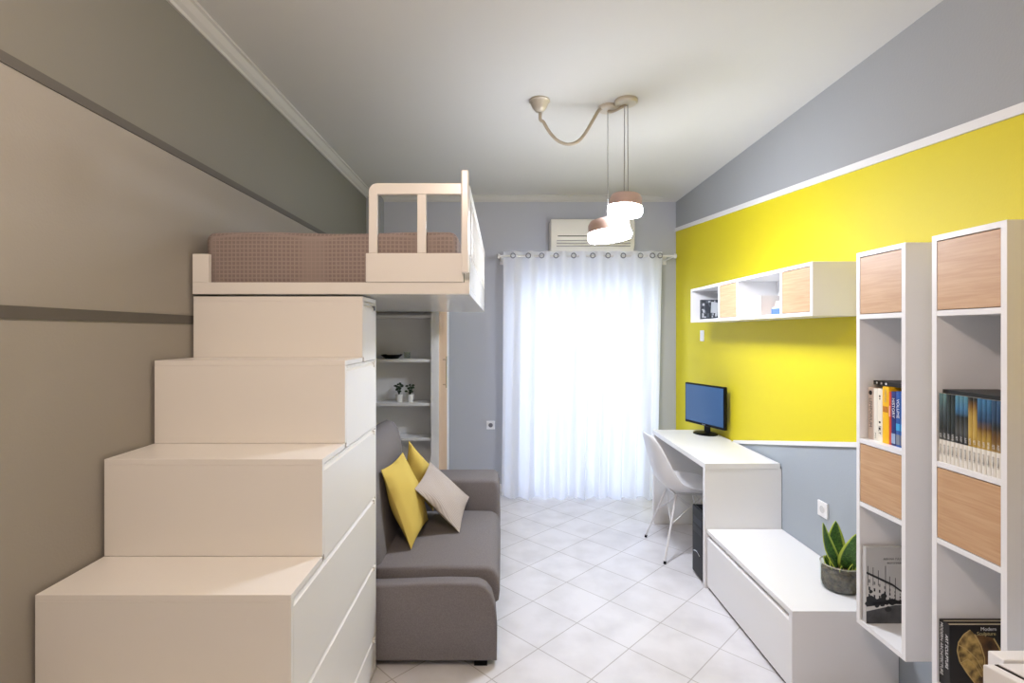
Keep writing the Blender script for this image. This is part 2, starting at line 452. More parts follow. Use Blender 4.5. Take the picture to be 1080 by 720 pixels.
# inverted-U guard with rounded outer corner
gx0, gx1 = -0.544, -0.166
R = 0.035
arc = [(gx0+R-R*math.cos(a), 2.132-R+R*math.sin(a)) for a in [math.pi/2*k/6 for k in range(7)]]
outer = [(gx0, 1.8475)]+arc+[(gx1, 2.132), (gx1, 2.086), (gx0+0.035, 2.086), (gx0+0.035, 1.8475)]
prism(bm, outer, 'y', BY-0.004, BY+0.018, 0.003)
obj('front_guard', bm, M['white'], bed)
obj('guard_post', box(BM(), -0.347, -0.3105, BY-0.004, BY+0.018, 1.8475, 2.0865, 0.003), M['white'], bed)
obj('corner_post', box(BM(), -0.166, -0.136, BY-0.030, BY-0.0062, 1.765, 2.178, 0.005), M['white'], bed)
obj('side_board', box(BM(), BXR-0.022, BXR, BY+0.0222, BYE, BZ+0.0285, 1.847, 0.002), M['white_bed'], bed)
obj('side_guard_rail', box(BM(), BXR-0.020, BXR+0.002, BY+0.0222, BYE, 2.088, 2.130, 0.003), M['white'], bed)
for k in range(17):
    y = BY+0.03+k*(BYE-BY-0.075)/16
    obj('baluster', box(BM(), BXR-0.018, BXR, y, y+0.035, 1.8475, 2.0875, 0.002), M['white'], bed)
obj('wall_board', box(BM(), SX0, SX0+0.02, BY+0.0222, BYE, BZ+0.0285, 1.80), M['white'], bed)

bm = BM(); box(bm, SX0+0.030, -0.185, BY+0.030, BYE-0.03, BZ+0.0295, 1.942, 0.035, 4)
bmesh.ops.subdivide_edges(bm, edges=[e for e in bm.edges if e.calc_length() > 0.3], cuts=14, use_grid_fill=True)
for v in bm.verts:
    v.co.z += 0.004*math.sin(v.co.x*9+v.co.y*5)*(1 if v.co.z > 1.85 else 0)
    if v.co.y < BY+0.05: v.co.y += 0.004*math.sin(v.co.x*14)
mt = obj('mattress', bm, M['blanket'], smooth=True)
tag(mt, 'mattress wrapped in a mauve brown waffle blanket on the loft bed', 'mattress')

# ------------------------------------------------------------------ wardrobe with open end shelves under the bed
wd = thing('wardrobe', 'white tall cabinet with open niche shelves and a pale wood side door', 'cabinet', (-0.87, 4.3, 0))
WY = 3.86
bm = BM()
box(bm, XL+0.002, -0.5395, WY+0.17, WY+0.318, 0, 1.95)          # back of the shelves
box(bm, XL+0.002, XL+0.05, WY, WY+0.17, 0, 1.95)
box(bm, -0.5395, -0.481, WY, WY+0.018, 0, 1.95); box(bm, -0.5395, -0.5215, WY+0.018, WY+0.318, 0, 1.95)
box(bm, XL+0.002, -0.481, WY+0.318, 4.785, 1.932, 1.95); box(bm, XL+0.05, -0.5395, WY, WY+0.17, 1.932, 1.95)
box(bm, -1.135, -0.525, 4.90, 4.925, 0, 1.932)
box(bm, -0.520, -0.479, 4.42, 4.58, 0, 1.932); box(bm, -0.56, -0.52, 4.42, 4.90, 0, 1.932)
obj('carcass', bm, M['white_shelf'], wd)
for z in (1.66, 1.325, 0.993, 0.73, 0.42, 0.10):
    obj('shelf', box(BM(), XL+0.0502, -0.5398, WY+0.012, WY+0.1698, z-0.022, z, 0.001), M['white_shelf'], wd)
dr = obj('door', box(BM(), -0.4975, -0.478, WY+0.0185, 4.41, 0.02, 1.93, 0.001), M['oak_door'], wd)
bm = BM(); tube(bm, [(-0.449, 4.1, 1.085), (-0.449, 4.1, 1.335)], 0.006)
for z in (1.11, 1.31): tube(bm, [(-0.4775, 4.1, z), (-0.449, 4.1, z)], 0.005)
obj('handle', bm, M['chrome'], dr, smooth=True)

# things on the shelves
bm = BM(); lathe(bm, [(0.0, 0.0), (0.05, 0.0), (0.085, 0.03), (0.08, 0.032), (0.045, 0.008), (0, 0.008)], (-0.86, WY+0.115, 1.325))
tag(obj('bowl', bm, M['black'], smooth=True), 'shallow dark bowl on the upper shelf under the bed', 'bowl')
bm = BM(); lathe(bm, [(0.0, 0.0), (0.022, 0.0), (0.027, 0.05), (0.024, 0.05), (0.02, 0.006), (0, 0.006)], (-0.735, WY+0.085, 1.325))
tag(obj('drinking_glass', bm, M['jar_glass'], smooth=True), 'small clear glass beside the dark bowl', 'glass')
for k, px in enumerate((-0.797, -0.712)):
    t = thing('potted_succulent', ('small dark green plant in a white pot, left one of the shelf pair', 'small dark green plant in a white pot, right one of the shelf pair')[k], 'plant', (px, WY+0.085, 0.993), 'small white potted plants on the shelf')
    bm = BM(); lathe(bm, [(0, 0), (0.022, 0), (0.031, 0.06), (0.028, 0.06), (0.024, 0.045), (0, 0.045)], (px, WY+0.085, 0.993))
    obj('pot', bm, M['pot_white'], t, smooth=True)
    bm = BM(); rr = random.Random(k+3)
    for i in range(16):
        a = rr.random()*6.28; h = 0.03+rr.random()*0.065; s = 0.008+rr.random()*0.026
        p0 = Vector((px, WY+0.085, 0.993+0.045)); p1 = p0+Vector((math.cos(a)*s, math.sin(a)*s, h))
        tube(bm, [p0, (p0+p1)/2+Vector((0, 0, 0.01)), p1], [0.0016, 0.0016, 0.001], 5)
        bmesh.ops.create_icosphere(bm, subdivisions=1, radius=0.014, matrix=Matrix.Translation(p1) @ Matrix.Rotation(a, 4, 'Z') @ Matrix.Diagonal((1, 0.8, 0.6, 1)))
    obj('leaves', bm, M['leaf_dark'], t)

# ------------------------------------------------------------------ sofa
SF = 2.325
sofa = thing('sofa', 'grey fabric two-seat sofa between the stair cabinet and the wardrobe', 'sofa', (-0.55, 2.9, 0))
def rprof(x0, x1, z0, z1, r, n=7):
    p = [(x0, z0), (x1, z0)]
    p += [(x1-r+r*math.cos(a), z1-r+r*math.sin(a)) for a in [math.pi/2*k/n for k in range(n+1)]]
    p += [(x0, z1)]
    return p
bm = BM()
prof = [(-0.98, 0.03), (-0.026, 0.03), (-0.024, 0.17), (-0.032, 0.27), (-0.050, 0.335), (-0.075, 0.368), (-0.11, 0.384), (-0.25, 0.388), (-0.57, 0.376), (-0.98, 0.37)]
prism(bm, prof, 'y', SF, SF+0.075, 0.014, 3)
obj('near_side', bm, M['sofa'], sofa, smooth=True)
bm = BM(); box(bm, -1.0, -0.04, SF+0.0755, 3.44, 0.04, 0.25, 0.01)
obj('base', bm, M['sofa'], sofa)
bm = BM()
sp = [(-0.60, 0.2505), (-0.035, 0.2505), (-0.018, 0.262), (-0.012, 0.31), (-0.016, 0.37), (-0.035, 0.408), (-0.07, 0.425), (-0.30, 0.428), (-0.60, 0.42)]
prism(bm, sp, 'y', SF+0.080, 3.175, 0.018, 3)
obj('seat_cushion', bm, M['sofa'], sofa, smooth=True)
bm = BM(); ap = [(-1.0, 0.2505), (-0.026, 0.2505), (-0.014, 0.33), (-0.018, 0.55), (-0.03, 0.595), (-0.055, 0.612), (-0.30, 0.612), (-0.60, 0.607), (-1.0, 0.60)]
prism(bm, ap, 'y', 3.18, 3.44, 0.025, 4)
obj('far_arm', bm, M['sofa'], sofa, smooth=True)
bm = BM()
bp = [(-1.02, 0.2505), (-0.605, 0.2505), (-0.58, 0.43), (-0.605, 0.62), (-0.615, 0.80), (-0.623, 0.88), (-0.640, 0.945), (-0.67, 0.983), (-0.71, 0.993), (-0.75, 0.975), (-0.80, 0.91), (-0.85, 0.78), (-0.93, 0.60)]
prism(bm, bp, 'y', SF+0.09, 3.175, 0.05, 5)
obj('backrest', bm, M['sofa'], sofa, smooth=True)
for x, y in ((-0.10, SF+0.05), (-0.90, SF+0.05), (-0.10, 3.38), (-0.90, 3.38)):
    obj('foot', box(BM(), x-0.03, x+0.03, y-0.03+0.0, y+0.02, 0, 0.0395 if y > 3 else 0.0295), M['black_matte'], sofa)

# ------------------------------------------------------------------ cushions
def cushion(name, A, B, Cc, D, th, mtl, label, seed=0, dent=0.06):
    """corners in order around; grid pillow"""
    A, B, Cc, D = map(Vector, (A, B, Cc, D))
    n = 18; bm = BM()
    nrm = (B-A).cross(D-A).normalized()
    cen = (A+B+Cc+D)/4
    grids = []
    for side in (1, -1):
        g = []
        for i in range(n+1):
            row = []
            for j in range(n+1):
                u, v = i/n, j/n
                p = A*(1-u)*(1-v)+B*u*(1-v)+Cc*u*v+D*(1-u)*v
                # edges bow inward between the corners
                e = 1-dent*(4*v*(1-v)*abs(2*u-1)**3+4*u*(1-u)*abs(2*v-1)**3)
                p = cen+(p-cen)*e
                f = (max(0, 1-(2*u-1)**2)**0.55)*(max(0, 1-(2*v-1)**2)**0.55)
                wr = 0.012*math.sin(5*u+7*v+seed)*f+0.006*math.sin(13*u-9*v+seed*2)*f
                p = p+nrm*side*(th/2*f+wr*side*0.6+0.002)
                row.append(bm.verts.new(p))
            g.append(row)
        grids.append(g)
        for i in range(n):
            for j in range(n):
                q = (g[i][j], g[i+1][j], g[i+1][j+1], g[i][j+1])
                bm.faces.new(q if side == 1 else tuple(reversed(q)))
    g0, g1 = grids
    ring = [(i, 0) for i in range(n)]+[(n, j) for j in range(n)]+[(n-i, n) for i in range(n)]+[(0, n-j) for j in range(n)]
    for a, b2 in zip(ring, ring[1:]+ring[:1]):
        bm.faces.new((g0[a[0]][a[1]], g1[a[0]][a[1]], g1[b2[0]][b2[1]], g0[b2[0]][b2[1]]))
    bmesh.ops.recalc_face_normals(bm, faces=bm.faces[:])
    o = obj(name, bm, mtl, smooth=True)
    return tag(o, label, 'cushion', 'cushions on the sofa')
cushion('cushion', (-0.462, 2.585, 0.432), (-0.432, 2.97, 0.442), (-0.575, 2.95, 0.835), (-0.605, 2.55, 0.840), 0.115, M['yellow_fabric'],
        'mustard yellow cushion nearest the stair cabinet, leaning on the sofa back', 1)
cushion('cushion', (-0.565, 2.985, 0.66), (-0.42, 3.11, 0.44), (-0.43, 3.165, 0.69), (-0.555, 3.03, 0.885), 0.10, M['yellow_fabric'],
        'mustard yellow cushion at the far end, mostly behind the others', 2)
cushion('cushion', (-0.236, 2.80, 0.432), (-0.205, 3.13, 0.520), (-0.435, 3.07, 0.750), (-0.470, 2.735, 0.690), 0.075, M['beige_fabric'],
        'beige ribbed cushion tilted in front of the yellow ones', 3)
# thin ribs on the beige cushion
nt = M['beige_fabric'].node_tree
wv = nt.nodes.new('ShaderNodeTexWave'); wv.inputs['Scale'].default_value = 30; wv.bands_direction = 'Y'; wv.inputs['Distortion'].default_value = 1.0
tc = nt.nodes.new('ShaderNodeTexCoord'); cr = nt.nodes.new('ShaderNodeValToRGB')
cr.color_ramp.elements[0].color = lin((168, 158, 152)); cr.color_ramp.elements[1].color = lin((192, 183, 177))
nt.links.new(tc.outputs['Object'], wv.inputs['Vector']); nt.links.new(wv.outputs['Fac'], cr.inputs['Fac'])
nt.links.new(cr.outputs['Color'], nt.nodes['Principled BSDF'].inputs['Base Color'])

# ------------------------------------------------------------------ curtains and rod
CY = 4.70; RZ = 2.228
rod = thing('curtain_rod', 'white curtain rod above the balcony door', 'curtain rod', (0.8, CY, RZ))
bm = BM(); tube(bm, [(-0.02, CY, RZ), (1.58, CY, RZ)], 0.011, 12); obj('rod', bm, M['white_metal'], rod, smooth=True)
for x in (-0.035, 1.585):
    bm = BM(); tube(bm, [(x-0.014, CY, RZ), (x-0.008, CY, RZ), (x+0.008, CY, RZ), (x+0.014, CY, RZ)], [0.010, 0.022, 0.022, 0.010], 14)
    obj('finial', bm, M['white_metal'], rod, smooth=True)
for x in (-0.008, 1.555):
    bm = BM(); box(bm, x-0.006, x+0.006, CY+0.005, YB-0.013, RZ-0.018, RZ-0.006); box(bm, x-0.02, x+0.02, YB-0.012, YB, RZ-0.05, RZ+0.03, 0.003)
    box(bm, x-0.006, x+0.006, CY-0.012, CY+0.012, RZ-0.018, RZ-0.0115)
    obj('bracket', bm, M['white_metal'], rod)

def curtain(xt0, xt1, xb0, xb1, nf, seed, label, rings):
    n, mz = 150, 26; bm = BM(); g = []
    zt, zb = 2.272, 0.008
    for j in range(mz+1):
        t = j/mz; z = zt+(zb-zt)*t; row = []
        for i in range(n+1):
            u = i/n
            x = (xt0+(xt1-xt0)*u)*(1-t)+(xb0+(xb1-xb0)*u)*t
            ph = 2*math.pi*nf*u+seed
            amp = 0.026+0.016*t
            y = CY+amp*math.sin(ph+0.7*math.sin(1.7*t+seed))+0.010*t*math.sin(2.3*ph+4*t+seed)
            if j == mz: y -= 0.012*abs(math.sin(ph*0.7))
            x += 0.006*math.sin(ph*1.3+3*t)*t
            zz = z+(0.008*math.sin(ph*0.5+seed) if j == mz else 0)+ (0.002 if j==mz else 0)
            row.append(bm.verts.new((x, y, max(0.004, zz))))
        g.append(row)
    for j in range(mz):
        for i in range(n): bm.faces.new((g[j][i], g[j][i+1], g[j+1][i+1], g[j+1][i]))
    t = thing('curtain', label, 'curtain', ((xb0+xb1)/2, CY, 0), 'sheer white curtains')
    o = obj('fabric', bm, M['curtain'], t, smooth=True)
    for x in rings:
        bm = BM(); yy = CY-0.034
        tube(bm, [(x+0.021*math.cos(a), yy, RZ+0.021*math.sin(a)) for a in [2*math.pi*k/18 for k in range(18)]], 0.005, 6, closed=True)
        obj('grommet', bm, M['steel_ring'], t, smooth=True)
def rx(px): return (px-530)*CY/540
curtain(0.008, 0.680, -0.008, 0.672, 4.5, 0.3, 'left sheer white curtain panel hanging beside the grey wall', [rx(p) for p in (541, 557, 571, 586, 604.5)])
curtain(0.680, 1.470, 0.672, 1.425, 5.0, 1.9, 'right sheer white curtain panel hanging beside the yellow wall', [rx(p) for p in (624.5, 640.5, 656.5, 674.5, 687, 695)])

# ------------------------------------------------------------------ air conditioner
ac = thing('air_conditioner', 'white wall-mounted air conditioner above the curtain rod', 'air conditioner', (0.83, YB-0.1, 2.28))
bm = BM(); prism(bm, [(YB-0.002, 2.275), (YB-0.15, 2.275), (YB-0.20, 2.33), (YB-0.21, 2.42), (YB-0.205, 2.55), (YB-0.18, 2.578), (YB-0.002, 2.578)], 'x', 0.447, 1.222, 0.008)
obj('body', bm, M['ac_white'], ac, smooth=True)
bm = BM(); box(bm, 0.51, 1.16, YB-0.212, YB-0.2075, 2.412, 2.420); obj('intake_slot', bm, M['dark_gap'], ac)
for z, y in ((2.375, 0.211), (2.350, 0.208), (2.325, 0.203)):
    obj('louver', box(BM(), 0.50, 1.18, YB-y-0.006, YB-y+0.006, z-0.003, z+0.003, 0.001), mat('louver_grey', (150, 150, 148), 0.5), ac)

# sockets
def socket(name, label, c, face, cat='socket', s=0.04, hz=None):
    hz = hz or s
    t = thing(name, label, cat, c)
    if face == 'y':
        obj('plate', box(BM(), c[0]-s, c[0]+s, c[1]-0.010, c[1], c[2]-hz, c[2]+hz, 0.003), M['plastic_white'], t)
        bm = BM(); tube(bm, [(c[0], c[1]-0.0115, c[2]), (c[0], c[1]-0.0102, c[2])], 0.021, 18); obj('recess', bm, M['steel_ring'], t)
    else:
        obj('plate', box(BM(), c[0]-0.010, c[0], c[1]-s, c[1]+s, c[2]-hz, c[2]+hz, 0.003), M['plastic_white'], t)
        if cat == 'socket':
            bm = BM(); tube(bm, [(c[0]-0.0115, c[1], c[2]), (c[0]-0.0102, c[1], c[2])], 0.019, 18); obj('recess', bm, mat('socket_recess', (196, 196, 196), 0.5), t)
        else:
            obj('rocker', box(BM(), c[0]-0.013, c[0]-0.0102, c[1]-s*0.6, c[1]+s*0.6, c[2]-hz*0.7, c[2]+hz*0.7, 0.002), M['plastic_white'], t)
socket('wall_socket', 'white power socket on the grey back wall beside the curtain', (-0.114, YB, 0.637), 'y')
socket('wall_socket', 'white power socket on the blue-grey wall above the bench', (XR, 2.66, 0.607), 'x')
socket('light_switch', 'small white switch on the yellow wall above the monitor', (XR, 4.27, 1.50), 'x', 'switch', 0.035, 0.045)

# ------------------------------------------------------------------ pendant lamps
lamp = thing('pendant_lamp', 'hanging lamp with looped cable and two glowing shades', 'lamp', (0.21, 2.90, CEIL))
bm = BM(); lathe(bm, [(0, 0), (0.058, 0), (0.060, -0.010), (0.052, -0.016), (0.040, -0.045), (0.022, -0.066), (0, -0.07)], (0.21, 2.90, CEIL))
obj('ceiling_rose', bm, M['canopy'], lamp, smooth=True)
for cx, cy, r in ((0.615, 2.985, 0.058), (0.70, 2.90, 0.065)):
    bm = BM(); lathe(bm, [(0, 0), (r, 0), (r, -0.014), (r-0.008, -0.022), (0, -0.024)], (cx, cy, CEIL))
    obj('ceiling_plate', bm, M['canopy'], lamp, smooth=True)
def zpx(y, Y): return CAMZ+(351-y)*Y/540
def xpx(x, Y): return (x-530)*Y/540
pp = [(570, 119), (569.5, 127), (573, 128), (576, 134), (582, 143), (590, 150), (600, 153), (610, 149.5), (617, 141), (623, 131), (628, 122), (632, 115.5), (637, 112.5)]
path = []
for i, (x, y) in enumerate(pp):
    Y = 2.90+0.07*i/(len(pp)-1); path.append(Vector((xpx(x, Y), Y, zpx(y, Y))))
def smooth_path(P, it=2):
    for _ in range(it):
        Q = [P[0]]
        for a, b_ in zip(P, P[1:]): Q += [a*0.75+b_*0.25, a*0.25+b_*0.75]
        Q.append(P[-1]); P = Q
    return P
bm = BM(); tube(bm, smooth_path(path), 0.0095, 8); obj('cable', bm, M['cable'], lamp, smooth=True)
bm = BM(); tube(bm, smooth_path([Vector((0.615, 2.985, CEIL-0.026)), Vector((0.64, 2.96, CEIL-0.04)), Vector((0.70, 2.90, CEIL-0.026))]), 0.008, 8); obj('link_cable', bm, M['cable'], lamp, smooth=True)
def shade(cx, cy, ztop, zbot, r, cords, tilt):
    h = ztop-zbot
    for dx in cords:
        bm = BM(); tube(bm, [(cx+dx, cy, ztop-0.005), (cx+dx*0.8, cy, CEIL-0.025)], 0.0025, 6); obj('cord', bm, M['cord'], lamp, smooth=True)
    rot = Matrix.Translation((cx, cy, ztop)) @ Matrix.Rotation(tilt, 4, 'Y') @ Matrix.Translation((-cx, -cy, -ztop))
    bm = BM(); lathe(bm, [(0.0, 0), (0.03, 0), (r*0.80, -0.014), (r*0.92, -0.035), (r*0.94, -h*0.58), (r*0.90, -h*0.58), (r*0.88, -0.04), (r*0.7, -0.022), (0, -0.012)], (cx, cy, ztop), 32)
    bmesh.ops.transform(bm, matrix=rot, verts=bm.verts)
    s = obj('lamp_shade', bm, M['copper'], lamp, smooth=True)
    bm = BM(); lathe(bm, [(r*0.87, -h*0.54), (r*0.95, -h*0.60), (r, -h*0.80), (r*0.92, -h*0.94), (r*0.5, -h), (0, -h)], (cx, cy, ztop), 32)
    bmesh.ops.transform(bm, matrix=rot, verts=bm.verts)
    obj('diffuser', bm, M['glow'], s, smooth=True)
shade(xpx(641, 2.985), 2.985, 2.196, 2.055, 0.128, (0.0,), math.radians(-6))
shade(xpx(660.5, 2.90), 2.90, 2.318, 2.180, 0.098, (-0.012, 0.010), math.radians(4))

# near ceiling lamp (above and behind the frame)
nl = thing('ceiling_lamp', 'plain round ceiling lamp near the room entrance', 'lamp', (-0.25, 0.40, CEIL))
bm = BM(); lathe(bm, [(0, 0), (0.11, 0), (0.11, -0.03), (0, -0.035)], (-0.25, 0.40, CEIL)); obj('base', bm, M['canopy'], nl, smooth=True)
bm = BM(); tube(bm, [(-0.25, 0.40, CEIL-0.035), (-0.25, 0.40, CEIL-0.10)], 0.02, 12); obj('socket', bm, M['canopy'], nl, smooth=True)
o = bpy.data.objects['near_ceiling_light']; o.parent = nl; o.location = Vector((-0.25, 0.40, 2.62))-nl.location
# ------------------------------------------------------------------ desk
DX = 1.207
desk = thing('desk', 'white desk along the yellow wall carrying the monitor', 'desk', (1.44, 3.57, 0))
obj('desk_top', box(BM(), DX, XR-0.013, 3.055, 4.12, 0.712, 0.745, 0.002), M['white_shelf'], desk)
obj('side_panel', box(BM(), DX, XR-0.003, 3.057, 3.085, 0, 0.7115, 0.002), M['white_shelf'], desk)
obj('side_panel', box(BM(), DX, XR-0.003, 4.08, 4.118, 0, 0.7115, 0.002), M['white_shelf'], desk)
obj('back_panel', box(BM(), 1.63, 1.65, 3.0855, 4.0795, 0.25, 0.7115), M['white_shelf'], desk)

# monitor
mon = thing('monitor', 'black computer monitor with a blue screen standing on the desk', 'monitor', (1.565, 3.95, 0.745))
bm = BM(); lathe(bm, [(0, 0), (0.098, 0), (0.098, 0.006), (0.085, 0.012), (0.02, 0.018), (0, 0.018)], (0, 0, 0), 36)
bmesh.ops.transform(bm, matrix=Matrix.Translation((1.565, 3.95, 0.745)) @ Matrix.Rotation(math.radians(-70), 4, 'Z') @ Matrix.Diagonal((1, 0.85, 1, 1)), verts=bm.verts)
obj('base', bm, M['black'], mon, smooth=True)
L = Vector((1.470, 4.125, 0)); Rr = Vector((1.612, 3.715, 0)); dv = (Rr-L); wlen = dv.length; dv.normalize()
nv = Vector((dv.y, -dv.x, 0))
if nv.x > 0: nv = -nv      # towards the camera / room
def MM(cu):  # local frame: x along the screen, y out of it, z up
    return Matrix(((dv.x, nv.x, 0, L.x), (dv.y, nv.y, 0, L.y), (0, 0, 1, 0), (0, 0, 0, 1)))
def mbox(*a, bev=0.0):
    bm = BM(); box(bm, *a, bev); bmesh.ops.transform(bm, matrix=MM(0), verts=bm.verts); bmesh.ops.recalc_face_normals(bm, faces=bm.faces[:]); return bm
obj('casing', mbox(0, wlen, -0.026, 0, 0.812, 1.128, bev=0.006), M['black'], mon)
obj('screen', mbox(0.013, wlen-0.013, 0.0, 0.002, 0.832, 1.116), M['screen'], mon)
obj('logo', mbox(wlen/2-0.018, wlen/2+0.018, 0.0, 0.0015, 0.819, 0.825), M['steel_ring'], mon)
obj('neck', mbox(wlen/2-0.03, wlen/2+0.03, -0.04, -0.0265, 0.760, 0.83, bev=0.004), M['black'], mon)

# PC tower
pc = thing('computer_tower', 'black computer tower on the floor under the desk', 'computer', (1.43, 3.195, 0))
obj('case', box(BM(), 1.232, 1.60, 3.105, 3.275, 0.015, 0.43, 0.004), M['black_matte'], pc)
obj('front_bezel', box(BM(), 1.214, 1.2315, 3.103, 3.277, 0.012, 0.432, 0.006), M['black'], pc)
obj('drive_bay', box(BM(), 1.2125, 1.2138, 3.12, 3.26, 0.33, 0.37), mat('dark_blue_grey_plastic', (30, 36, 46), 0.4, spec=0.3), pc)
obj('drive_bay', box(BM(), 1.2125, 1.2138, 3.12, 3.26, 0.275, 0.315), mat('dark_grey_plastic', (22, 24, 30), 0.4, spec=0.3), pc)
bm = BM(); tube(bm, [(1.2115, 3.14+0.10*k/8, 0.15+0.012*math.sin(math.pi*k/8)) for k in range(9)], 0.004, 6); obj('badge', bm, M['chrome'], pc)
for y in (3.12, 3.25):
    for x in (1.26, 1.55):
        obj('foot', box(BM(), x, x+0.03, y, y+0.015, 0, 0.0148), M['black_matte'], pc)

# ------------------------------------------------------------------ chair
ch = thing('chair', 'white moulded shell chair with thin splayed metal legs at the desk', 'chair', (1.275, 3.60, 0))
cx, cy = 1.275, 3.60
prof = [(0.235, 0.425, 0.185, 0.0), (0.205, 0.448, 0.215, 0.1), (0.12, 0.442, 0.232, 0.35), (0.0, 0.430, 0.238, 0.7), (-0.10, 0.435, 0.238, 1.0), (-0.165, 0.470, 0.234, 1.15),
        (-0.205, 0.545, 0.228, 1.0), (-0.230, 0.64, 0.218, 0.75), (-0.250, 0.73, 0.200, 0.45), (-0.266, 0.795, 0.165, 0.2), (-0.272, 0.822, 0.10, 0.05)]
bm = BM(); g = []; n = 12
for k, (px, pz, hw, lift) in enumerate(prof):
    p0 = prof[max(0, k-1)]; p1 = prof[min(len(prof)-1, k+1)]
    tx, tz = p1[0]-p0[0], p1[1]-p0[1]; l = math.hypot(tx, tz); nx, nz = tz/l, -tx/l      # towards the sitter
    row = []
    for j in range(n+1):
        s = -1+2*j/n
        d = 0.075*lift*abs(s)**2.6+0.012*abs(s)**6
        row.append(bm.verts.new((cx+px+nx*d, cy+hw*s, pz+nz*d)))
    g.append(row)
for a, b_ in zip(g, g[1:]):
    for j in range(n): bm.faces.new((a[j], a[j+1], b_[j+1], b_[j]))
bmesh.ops.recalc_face_normals(bm, faces=bm.faces[:])
sh = obj('seat_shell', bm, M['plastic_white'], ch, smooth=True)
sd = sh.modifiers.new('solid', 'SOLIDIFY'); sd.thickness = 0.008; sd.offset = 0; sub(sh, 2)
feet = [(-0.205, -0.223), (-0.205, 0.223), (0.205, -0.215), (0.205, 0.215)]
for fx, fy_ in feet:
    bm = BM(); tx, ty = cx+fx*0.42, cy+fy_*0.42
    tube(bm, [(cx+fx, cy+fy_, 0.012), (tx, ty, 0.415)], [0.007, 0.0085], 8)
    lg = obj('leg', bm, M['white_metal'], ch, smooth=True)
    bm = BM(); tube(bm, [(cx+fx*1.005, cy+fy_*1.005, 0.0), (cx+fx*0.99, cy+fy_*0.99, 0.018)], 0.0095, 8); obj('foot_cap', bm, M['black'], lg, smooth=True)
def lp(i, t):
    fx, fy_ = feet[i]; k = 1-0.58*t
    return (cx+fx*k, cy+fy_*k, 0.012+0.403*t)
for i, j in ((0, 1), (2, 3), (0, 2), (1, 3)):
    bm = BM(); tube(bm, [lp(i, 0.55), lp(j, 0.97)], 0.0035, 6); obj('brace', bm, M['white_metal'], ch)
    bm = BM(); tube(bm, [lp(j, 0.55), lp(i, 0.97)], 0.0035, 6); obj('brace', bm, M['white_metal'], ch)
bm = BM()
box(bm, cx-0.10, cx+0.10, cy-0.10, cy-0.085, 0.413, 0.424); box(bm, cx-0.10, cx+0.10, cy+0.085, cy+0.10, 0.413, 0.424)
box(bm, cx-0.10, cx-0.085, cy-0.085, cy+0.085, 0.413, 0.424); box(bm, cx+0.085, cx+0.10, cy-0.085, cy+0.085, 0.413, 0.424)
obj('seat_mount', bm, M['white_metal'], ch)

# ------------------------------------------------------------------ bench
BX = 1.218
bench = thing('storage_bench', 'low white storage bench between the desk and the wall shelves', 'bench', (1.44, 2.6, 0))
obj('bench_top', box(BM(), BX, XR-0.003, 2.152, 3.054, 0.330, 0.354, 0.0015), M['white_shelf'], bench)
obj('end_panel', box(BM(), BX, XR-0.003, 2.154, 2.176, 0, 0.3298), M['white_shelf'], bench)
bm = BM(); box(bm, BX+0.022, XR-0.003, 2.1765, 3.05, 0.012, 0.329); obj('carcass', bm, M['white_shelf'], bench)
bm = BM(); prism(bm, [(BX+0.0215, 0.018), (BX+0.002, 0.018), (BX+0.002, 0.300), (BX+0.010, 0.308), (BX+0.0215, 0.308)], 'y', 2.178, 3.052)
obj('drawer', bm, M['white_shelf'], bench)
obj('plinth_shadow_gap', box(BM(), BX+0.012, BX+0.0215, 2.178, 3.052, 0, 0.0115), M['dark_gap'], bench)  # strip coloured dark as the shadow gap between drawer and floor

